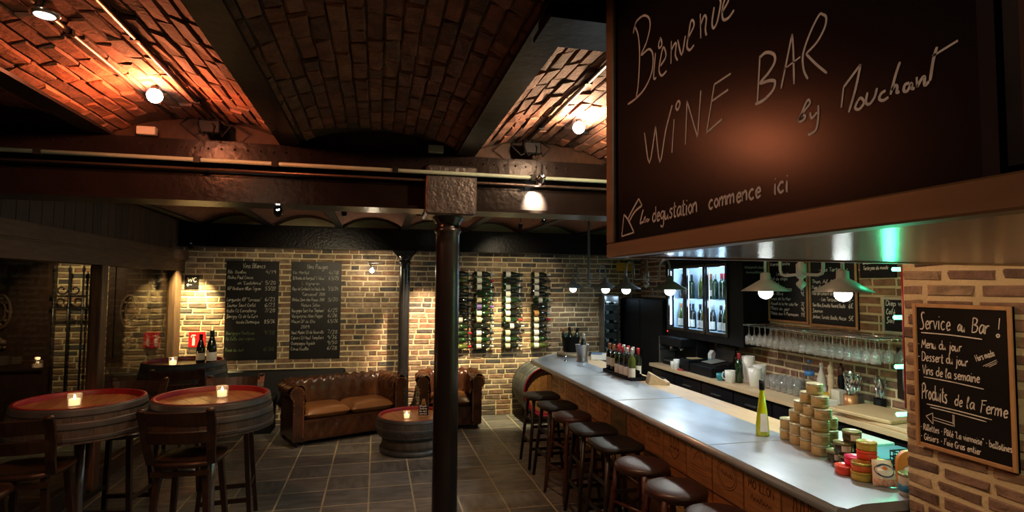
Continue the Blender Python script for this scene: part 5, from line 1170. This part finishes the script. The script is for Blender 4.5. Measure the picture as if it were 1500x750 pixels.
tag(MB().cbox(3.70, 3.78, 4.10, 4.17, WZ, WZ + .09, .004).build('yellow_box', mat('yellow_box', (.72, .42, .02), (.62, .35, .02), .5)), 'small bright yellow box before the pepper mills', 'box')
tag(MB().cbox(3.80, 3.88, 4.02, 4.11, WZ, WZ + .12, .004).build('white_box', mat('box_cream', (.6, .56, .46), (.54, .5, .4), .5)), 'small cream box beside the yellow box', 'box')
tag(MB().cbox(3.60, 3.75, 3.98, 4.09, WZ, WZ + .05, .004).build('napkin_stack', WHITE), 'stack of white napkins behind the cutting board', 'napkins', None)
def cutlery(label, loc, r, h, m, n, name='cutlery_jar'):
    t = thing(name, label, 'cutlery holder', loc); MB().lathe([(r * .9, 0), (r, .005), (r, h), (r - .004, h), (r - .006, .01), (1e-4, .01)], 20).build('jar', m, t)
    for i in range(n):
        a = 2 * PI * i / n + random.uniform(-.2, .2); rr = r * random.uniform(.2, .72); L = h + random.uniform(.06, .12); ti = Vector((math.cos(a), math.sin(a), 0))
        p0 = Vector((rr * .4 * math.cos(a), rr * .4 * math.sin(a), .014)); p1 = p0 + ti * (rr * .9) + Vector((0, 0, L))
        b = MB().tube([p0, p1], .0035, 6); q = (p1 - p0).to_track_quat('Z', 'Y').to_matrix().to_4x4(); q.translation = p1; b.lathe([(.003, -.01), (.012, .012), (.015, .03), (.010, .05), (1e-4, .058)], 10, q, True, 0, 2 * PI, 1, .35); b.build('spoon', CHROME, t)
    return t
cutlery('copper can packed with upright spoons on the back worktop', (3.76, 3.86, WZ), .052, .12, mat('copper_print', (.42, .17, .07), (.5, .24, .10), .35, metal=.5, scale=14), 12)
cutlery('steel jar of loose cutlery behind the copper can', (3.93, 3.98, WZ), .06, .09, STEEL, 13); cutlery('dark jar of cutlery between the copper can and the knives', (3.985, 3.80, WZ), .045, .09, BLACK, 11)
# cutting boards
tag(MB().cbox(3.50, 3.96, 3.13, 3.66, WZ, WZ + .03, .006).build('cutting_board', BEECH), 'lower wooden cutting board on the back worktop', 'cutting board'); o = tag(MB().cbox(-.21, .21, -.25, .25, 0, .028, .006).build('cutting_board', mat('maple', (.60, .42, .24), (.52, .35, .19), .4, scale=4, stretch=(8, 1, 8))), 'upper pale cutting board stacked askew on the lower board', 'cutting board'); o.location = (3.68, 3.53, WZ + .0305); o.rotation_euler = (0, 0, .12)
for x, y, lab in ((3.81, 3.19, 'small yellow tub on the lower cutting board'), (3.66, 3.18, 'yellow tub behind the green tube near the pier')): t = tag(MB().lathe([(.035, 0), (.042, .06), (.044, .065), (.04, .065), (1e-4, .06)], 18).build('yellow_tub', mat('tub_yellow', (.68, .48, .03), (.55, .42, .03), .4)), lab, 'tub'); t.location = (x, y, WZ + .0305)
# knife rack and scissors
kr = thing('knife_rack', 'dark upright magnetic rack with kitchen knives near the green tubes', 'knife rack', (3.99, 3.50, 1.02))
MB().box(.02, .05, -.22, .16, .0, .40).build('backboard', STOOLLEG, kr)
for i, (y, L) in enumerate(((.08, .20), (-.0, .24), (-.08, .22), (-.16, .26))):
    kn = MB().prism([(-.016, 0), (.016, 0), (.016, L * .8), (-.016, L)], Matrix(((0, 0, 1, .004), (1, 0, 0, y), (0, -1, 0, .24), (0, 0, 0, 1))), .003).build('blade', CHROME, kr); MB().cbox(-.004, .016, y - .012, y + .012, .24, .36, .004).build('handle', BLACK, kr)
sc = thing('scissors', 'kitchen scissors hanging above the knife rack', 'scissors', (3.985, 3.56, 1.33)); 
for s in (-1, 1): MB().bar((0, s * .012, 0), (0, -s * .03, .17), .012, .003, (1, 0, 0)).build('blade', CHROME, sc); MB().tube([(0, s * .022 + .018 * math.cos(a), -.02 + .022 * math.sin(a)) for a in [i * PI / 8 for i in range(17)]], .004, 6, False).build('finger_loop', BLACK, sc)
# green tubes
GRN = emit('green_tube', (.10, 1.0, .45), 7.)
pst = tag(MB().box(3.32, 3.345, 2.70, 2.73, 0, 2.10).box(3.27, 3.395, 2.65, 2.78, 0, .012).build('tube_post', BLACK), 'thin black post carrying the green light tubes', 'post')
for z, lab in ((1.996, 'green light tube topmost on the black post'), (1.712, 'green light tube second from the top of the post'), (1.424, 'green light tube second from the bottom of the post'), (1.148, 'green light tube lowest on the black post')):
    t = thing('green_tube_light', lab, 'light tube', (3.0, 2.715, z), 0, 'green tubes on the post'); MB().tube([(-.03, 0, 0), (.30, 0, 0)], .012, 10).build('tube', GRN, t); MB().cyl((.30, 0, 0), (.32, 0, 0), .015).build('end_cap', BLACK, t)
    lamp_light('POINT', 'tube_light', t, (-.05, -.0, 0), 2.2, (.1, 1, .45), .03)
# ---------------------------------------------------------------- bottle racks on the back wall
cols = [BOT_D, BOT_G, BOT_D, BOT_D]
nm = ['half hidden by the column', 'beside the column', 'middle of the three clear', 'nearest the bar']
for r, x in enumerate((1.205, 1.535, 1.965, 2.40)):
    t = thing('wall_bottle_rack', 'metal wall bottle rack %s' % nm[r], 'bottle rack', (x, 8.165, .97), 0, 'wall bottle racks')
    for sx in (-.115, .105):
        MB().box(sx - .007, sx + .007, -.02, -.004, 0, 1.15).build('upright', CHROME if r else STEEL, t)
    for i in range(12):
        z = .035 + i * .0955
        for sx in (-.115, .105): MB().tube([(sx, -.02, z - .02), (sx, -.05, z - .036), (sx, -.088, z - .022)], .0035, 6).build('cradle', CHROME, t)
    for i in range(12):
        z = .97 + .035 + i * .0955; q = random.random(); gl = BOT_G if q < .35 else (BOT_O if q < .42 else BOT_D); pp = PAPER if random.random() < .72 else (CREAM if random.random() < .5 else None)
        cp = random.choice((CAP_K, CAP_K, CAP_K, CAP_R, CAP_W)); sh = random.choice(('bord', 'burg', 'bord'))
        if r == 1 and i == 6: pp = mat('violet_label', (.16, .09, .34), (.13, .07, .28), .5); cp = CAP_V
        if r == 3 and i == 5: pp = mat('orange_label', (.62, .30, .07), (.55, .25, .05), .5)
        fl = (r * 5 + i) % 9 == 4
        bottle('%s bottle, %s, %s, in wall rack %s' % (gl.name.split('_')[0], 'no label' if not pp else {'paper_label': 'white label', 'cream_label': 'cream label', 'violet_label': 'violet label', 'orange_label': 'orange label'}[pp.name], cp.name.split('_')[0] + ' foil', nm[r]), (x - .165 + (.03 if fl else 0), 8.165 - .056, z), 0, (0, PI / 2, 0), sh, gl, cp, pp, (.045, .115) if not fl else (.08, .14), 'bottles in the rack ' + nm[r])
# ---------------------------------------------------------------- lamps
def bar_lamp(label, y0, arms, LAMP_W, top=2.76):
    t = thing('double_arm_lamp', label, 'lamp', (2.75, y0, 0), 0, 'double-arm enamel lamps over the bar')
    MB().lathe([(.03, 1.955), (.032, 2.04), (.018, 2.05), (.016, top)], 14).build('post', SHADE, t)
    MB().lathe([(1e-4, 1.872), (.012, 1.878), (.03, 1.90), (.032, 1.915), (.014, 1.93), (.012, 1.94), (.03, 1.955)], 14).build('finial', SHADE, t)
    for a in arms:
        s = 1 if a > 0 else -1; A = abs(a); rr = min(.10, A * .22); pts = [(0, 0, 1.975)]
        xa = A - 2 * rr
        pts += [(0, s * (xa - .05), 1.965), (0, s * (xa - .01), 1.975), (0, s * xa, 2.01), (0, s * xa, 2.06)]
        pts += [(0, s * (xa + rr - rr * math.cos(q)), 2.06 + rr * math.sin(q)) for q in [PI * k / 10 for k in range(1, 11)]] + [(0, s * A, 1.98)]
        ar = MB().tube(pts, .0105, 10).build('arm', SHADE, t)
        sh = MB().lathe([(.165, 1.857), (.166, 1.860), (.045, 1.935), (.036, 1.94), (.034, 1.985), (.012, 1.995), (.010, 1.99), (.030, 1.98), (.032, 1.938), (.043, 1.932), (.160, 1.8585)], 36, Matrix.Translation((0, a, 0)), cap=False).build('shade', SHADE, t)
        MB().sphere((0, a, 1.848), .050, 20, .95).build('globe', LAMPGLOW, t)
        lamp_light('SPOT', 'bar_light', t, (0, a, 1.785), LAMP_W * 1.15, (.96, 1.0, .93), .03, (2.75, y0 + a, 0), 150, .35)
LAMP_W = 22.0
bar_lamp('double-arm enamel lamp near the cutlery end of the bar', 3.205, (-.345, .355), 22, 2.745); bar_lamp('double-arm enamel lamp before the lit fridge', 5.43, (-.49, .49), 21); bar_lamp('double-arm enamel lamp near the corner wine cabinet', 7.08, (-.57, .62), 7)
def bulb_lamp(label, x, y, z, zc, energy, color, spread=.035):
    t = thing('bare_bulb', label, 'lamp', (x, y, z), 0, 'bare bulbs under the vaults')
    MB().cyl((0, 0, .03), (0, 0, zc - z + .005), .012, n=8).build('flex', BLACK, t); MB().lathe([(.014, .022), (.018, .025), (.018, .045), (.012, .05)], 12).build('socket', BLACK, t); MB().sphere((0, 0, 0), .036, 16).build('bulb', BULB, t)
    lamp_light('POINT', 'bulb_light', t, (0, -.080, -.024), energy, color, spread)
bulb_lamp('bare glowing bulb under the red-lit brick vault', -1.105, 3.13, 2.825, 2.885, 44, (1, .24, .08)); bulb_lamp('bare glowing bulb under the vault beside the welcome board', 1.15, 3.12, 2.825, 2.885, 56, (1, .62, .36))
dl = thing('round_ceiling_lamp', 'small round white ceiling lamp on the vault near the pipes', 'lamp', (-1.165, 2.285, 2.83)); MB().lathe([(.034, -.002), (.045, 0), (.046, .016), (.04, .02), (.01, .07)], 24).build('housing', CHROME, dl); MB().lathe([(1e-4, -.006), (.03, -.005), (.034, 0)], 20).build('diffuser', emit('disc_lamp', (.95, 1, .9), 2.2), dl)
# conduits on the vaults
for i, (x, z, m, lab) in enumerate(((-1.19, 2.862, PIPE_D, 'pink-lit conduit pipe under the red vault, nearer the round lamp'), (-.96, 2.862, PIPE_D, 'conduit pipe under the red vault, nearer the dark joist'), (.97, 2.862, PIPE_D, 'conduit pipe under the bright vault beside its bulb'), (1.26, 2.856, PIPE_D, 'conduit pipe under the bright vault close to the welcome board'))):
    t = thing('conduit', lab, 'pipe', (x, 2.2, z)); MB().tube([(0, -2.5, 0), (0, 1.40, 0)], .011, 8).build('pipe', m, t)
    for y in (-.6, .3, 1.1): MB().box(-.016, .016, y - .012, y + .012, -.013, .05).build('clip', BLACK, t)
for x, lab in ((-.98, 'tangle of dark cable fittings at the red vault end'), (1.0, 'tangle of dark cable fittings at the bright vault end')):
    t = thing('cable_fitting', lab, 'fitting', (x, 3.63, 2.80)); 
    MB().cbox(-.06, .06, -.03, .03, -.03, .05, .008).build('box', BLACK, t)
    for k in range(4): MB().tube([(-.12 + k * .06, 0, .06), (-.15 + k * .09, -.04, .01), (-.08 + k * .05, -.02, -.045), (.02 * k, 0, 0)], .006, 6).build('cable', BLACK, t)
for x in (-1.33, .36): tag(MB().cbox(x - .05, x + .05, 3.655, 3.70, 2.752, 2.80, .003).build('junction_box', mat('grey_box%d' % (x > 0), (.42, .40, .35), (.36, .34, .3), .5)), 'small pale junction box on the girder %s' % ('above the column' if x > 0 else 'below the red vault'), 'junction box')
# spotlights
def spot(name, label, loc, target, energy, color, angle, blend=.7, bright=25, hang=.0, size=.025, body=True):
    t = thing(name, label, 'spotlight', loc, 0, 'small spotlights'); d = (Vector(target) - Vector(loc)).normalized(); q = d.to_track_quat('Z', 'Y').to_matrix().to_4x4()
    MB().lathe([(.012, -.07), (.026, -.06), (.030, -.005), (.027, -.005), (.02, -.03)], 16, q, cap=False).build('can', CHROME if bright > 30 else BLACK, t)
    MB().lathe([(.0265, -.008), (.015, -.0035), (1e-4, -.003)], 14, q).build('lens', emit('spot_lens_%d' % bright, (1, .93, .8), bright), t)
    if hang: MB().tube([d * -.06, d * -.06 + Vector((0, .0, hang))], .005, 6).build('stem', BLACK, t)
    lamp_light('SPOT', 'spot_light', t, tuple(d * .012), energy, color, size, target, angle, blend)
    return t
spot('track_spot', 'chrome halogen spot hanging below the grey-green pipe', (1.06, 3.63, 2.575), (1.0, 6.7, 0), 520, (1, .86, .64), 52, hang=.08, bright=40)
spot('girder_spot', 'tiny spotlight under the girder shining at the wine lists', (-.63, 3.90, 2.345), (-.9, 8.1, 1.2), 230, (1, .80, .50), 46, hang=.08)
t = thing('wall_bulb', 'small bright bulb on a bent stem between wine list and iron column', 'lamp', (-.07, 7.98, 2.08))
MB().sphere((0, 0, 0), .030, 16).build('bulb', BULB, t); MB().tube([(0, 0, .03), (-.02, .02, .08), (-.05, .06, .13), (-.05, .15, .14)], .006, 8).build('stem', CHROME, t); MB().tube([(0, 0, .03), (.03, .01, .07), (.05, .0, .10)], .004, 6).build('wire', CHROME, t)
lamp_light('POINT', 'wall_bulb_light', t, (.0, -.06, -.01), 5.5, (1, .80, .54), .03)
tag(MB().tube([(-.30, 7.97, 2.185), (.36, 7.97, 2.185)], .004, 6).build('tension_cable', STEEL), 'thin steel cable stretched from the brick to the iron column', 'cable')
spot('wall_spot', 'spotlight tucked above the fire sign washing the brick', (-2.25, 7.70, 2.32), (-2.36, 8.18, 1.30), 330, (1, .78, .36), 56, hang=.07)
spot('wall_spot', 'spotlight under the vault washing the brick behind the column', (.80, 7.0, 2.62), (.62, 8.18, .95), 650, (1, .72, .46), 44, hang=.12)
spot('wall_spot', 'spotlight under the vault washing the brick beside the armchair', (1.78, 7.0, 2.62), (1.80, 8.18, .50), 430, (1, .84, .48), 52, hang=.12)
spot('wall_spot', 'spotlight under the vault washing the bottle racks', (1.85, 6.2, 2.62), (1.95, 8.18, 1.7), 60, (1, .82, .52), 55, hang=.12)
spot('ceiling_spot', 'spotlight under the vault shining on the sofa', (-.35, 6.2, 2.62), (-.25, 7.45, .4), 85, (1, .72, .40), 52, hang=.12)
spot('ceiling_spot', 'spotlight under the vault shining on the middle barrel table', (-1.0, 5.4, 2.62), (-1.2, 4.4, 1.0), 40, (1, .72, .40), 75, hang=.12)
spot('ceiling_spot', 'spotlight under the vault shining on the low barrel table', (.42, 6.0, 2.62), (.44, 6.65, .4), 40, (1, .62, .34), 40, hang=.12)
spot('corridor_spot', 'spotlight in the passage behind the glazing', (-3.4, 7.2, 2.55), (-3.5, 8.18, 1.2), 55, (1, .82, .45), 85, hang=.16)

def added_lamp(label, loc, energy, color, target, angle):  # lamps added out of view, housed like the real round ceiling lamp
    t = thing('round_ceiling_lamp', label, 'lamp', loc); MB().lathe([(.034, -.002), (.045, 0), (.046, .016), (.04, .02), (.01, .07)], 24).build('housing', CHROME, t); MB().lathe([(1e-4, -.006), (.03, -.005), (.034, 0)], 20).build('diffuser', MATS['disc_lamp'], t)
    lamp_light('SPOT', 'fill', t, (0, 0, -.02), energy, color, .05, target, angle, .8)
added_lamp('unseen added lamp by the entrance opposite the welcome board', (-1.10, .55, 2.84), 19, (1, .86, .70), (.7, .85, 2.2), 80)  # invented, off camera; brightens the lettering of the welcome board
added_lamp('unseen added lamp by the entrance near the glazing', (-1.10, 1.35, 2.84), 42, (1, .74, .46), (-2.0, 4.8, 1.1), 80)  # invented, off camera; brightens the near tables and the partition

added_lamp('unseen added lamp giving downlight in the soffit beside the service board', (1.55, .75, 1.957), 20, (1, .78, .46), (2.3, 1.65, 1.3), 100)  # invented, off camera; puts warm light on the brick pier
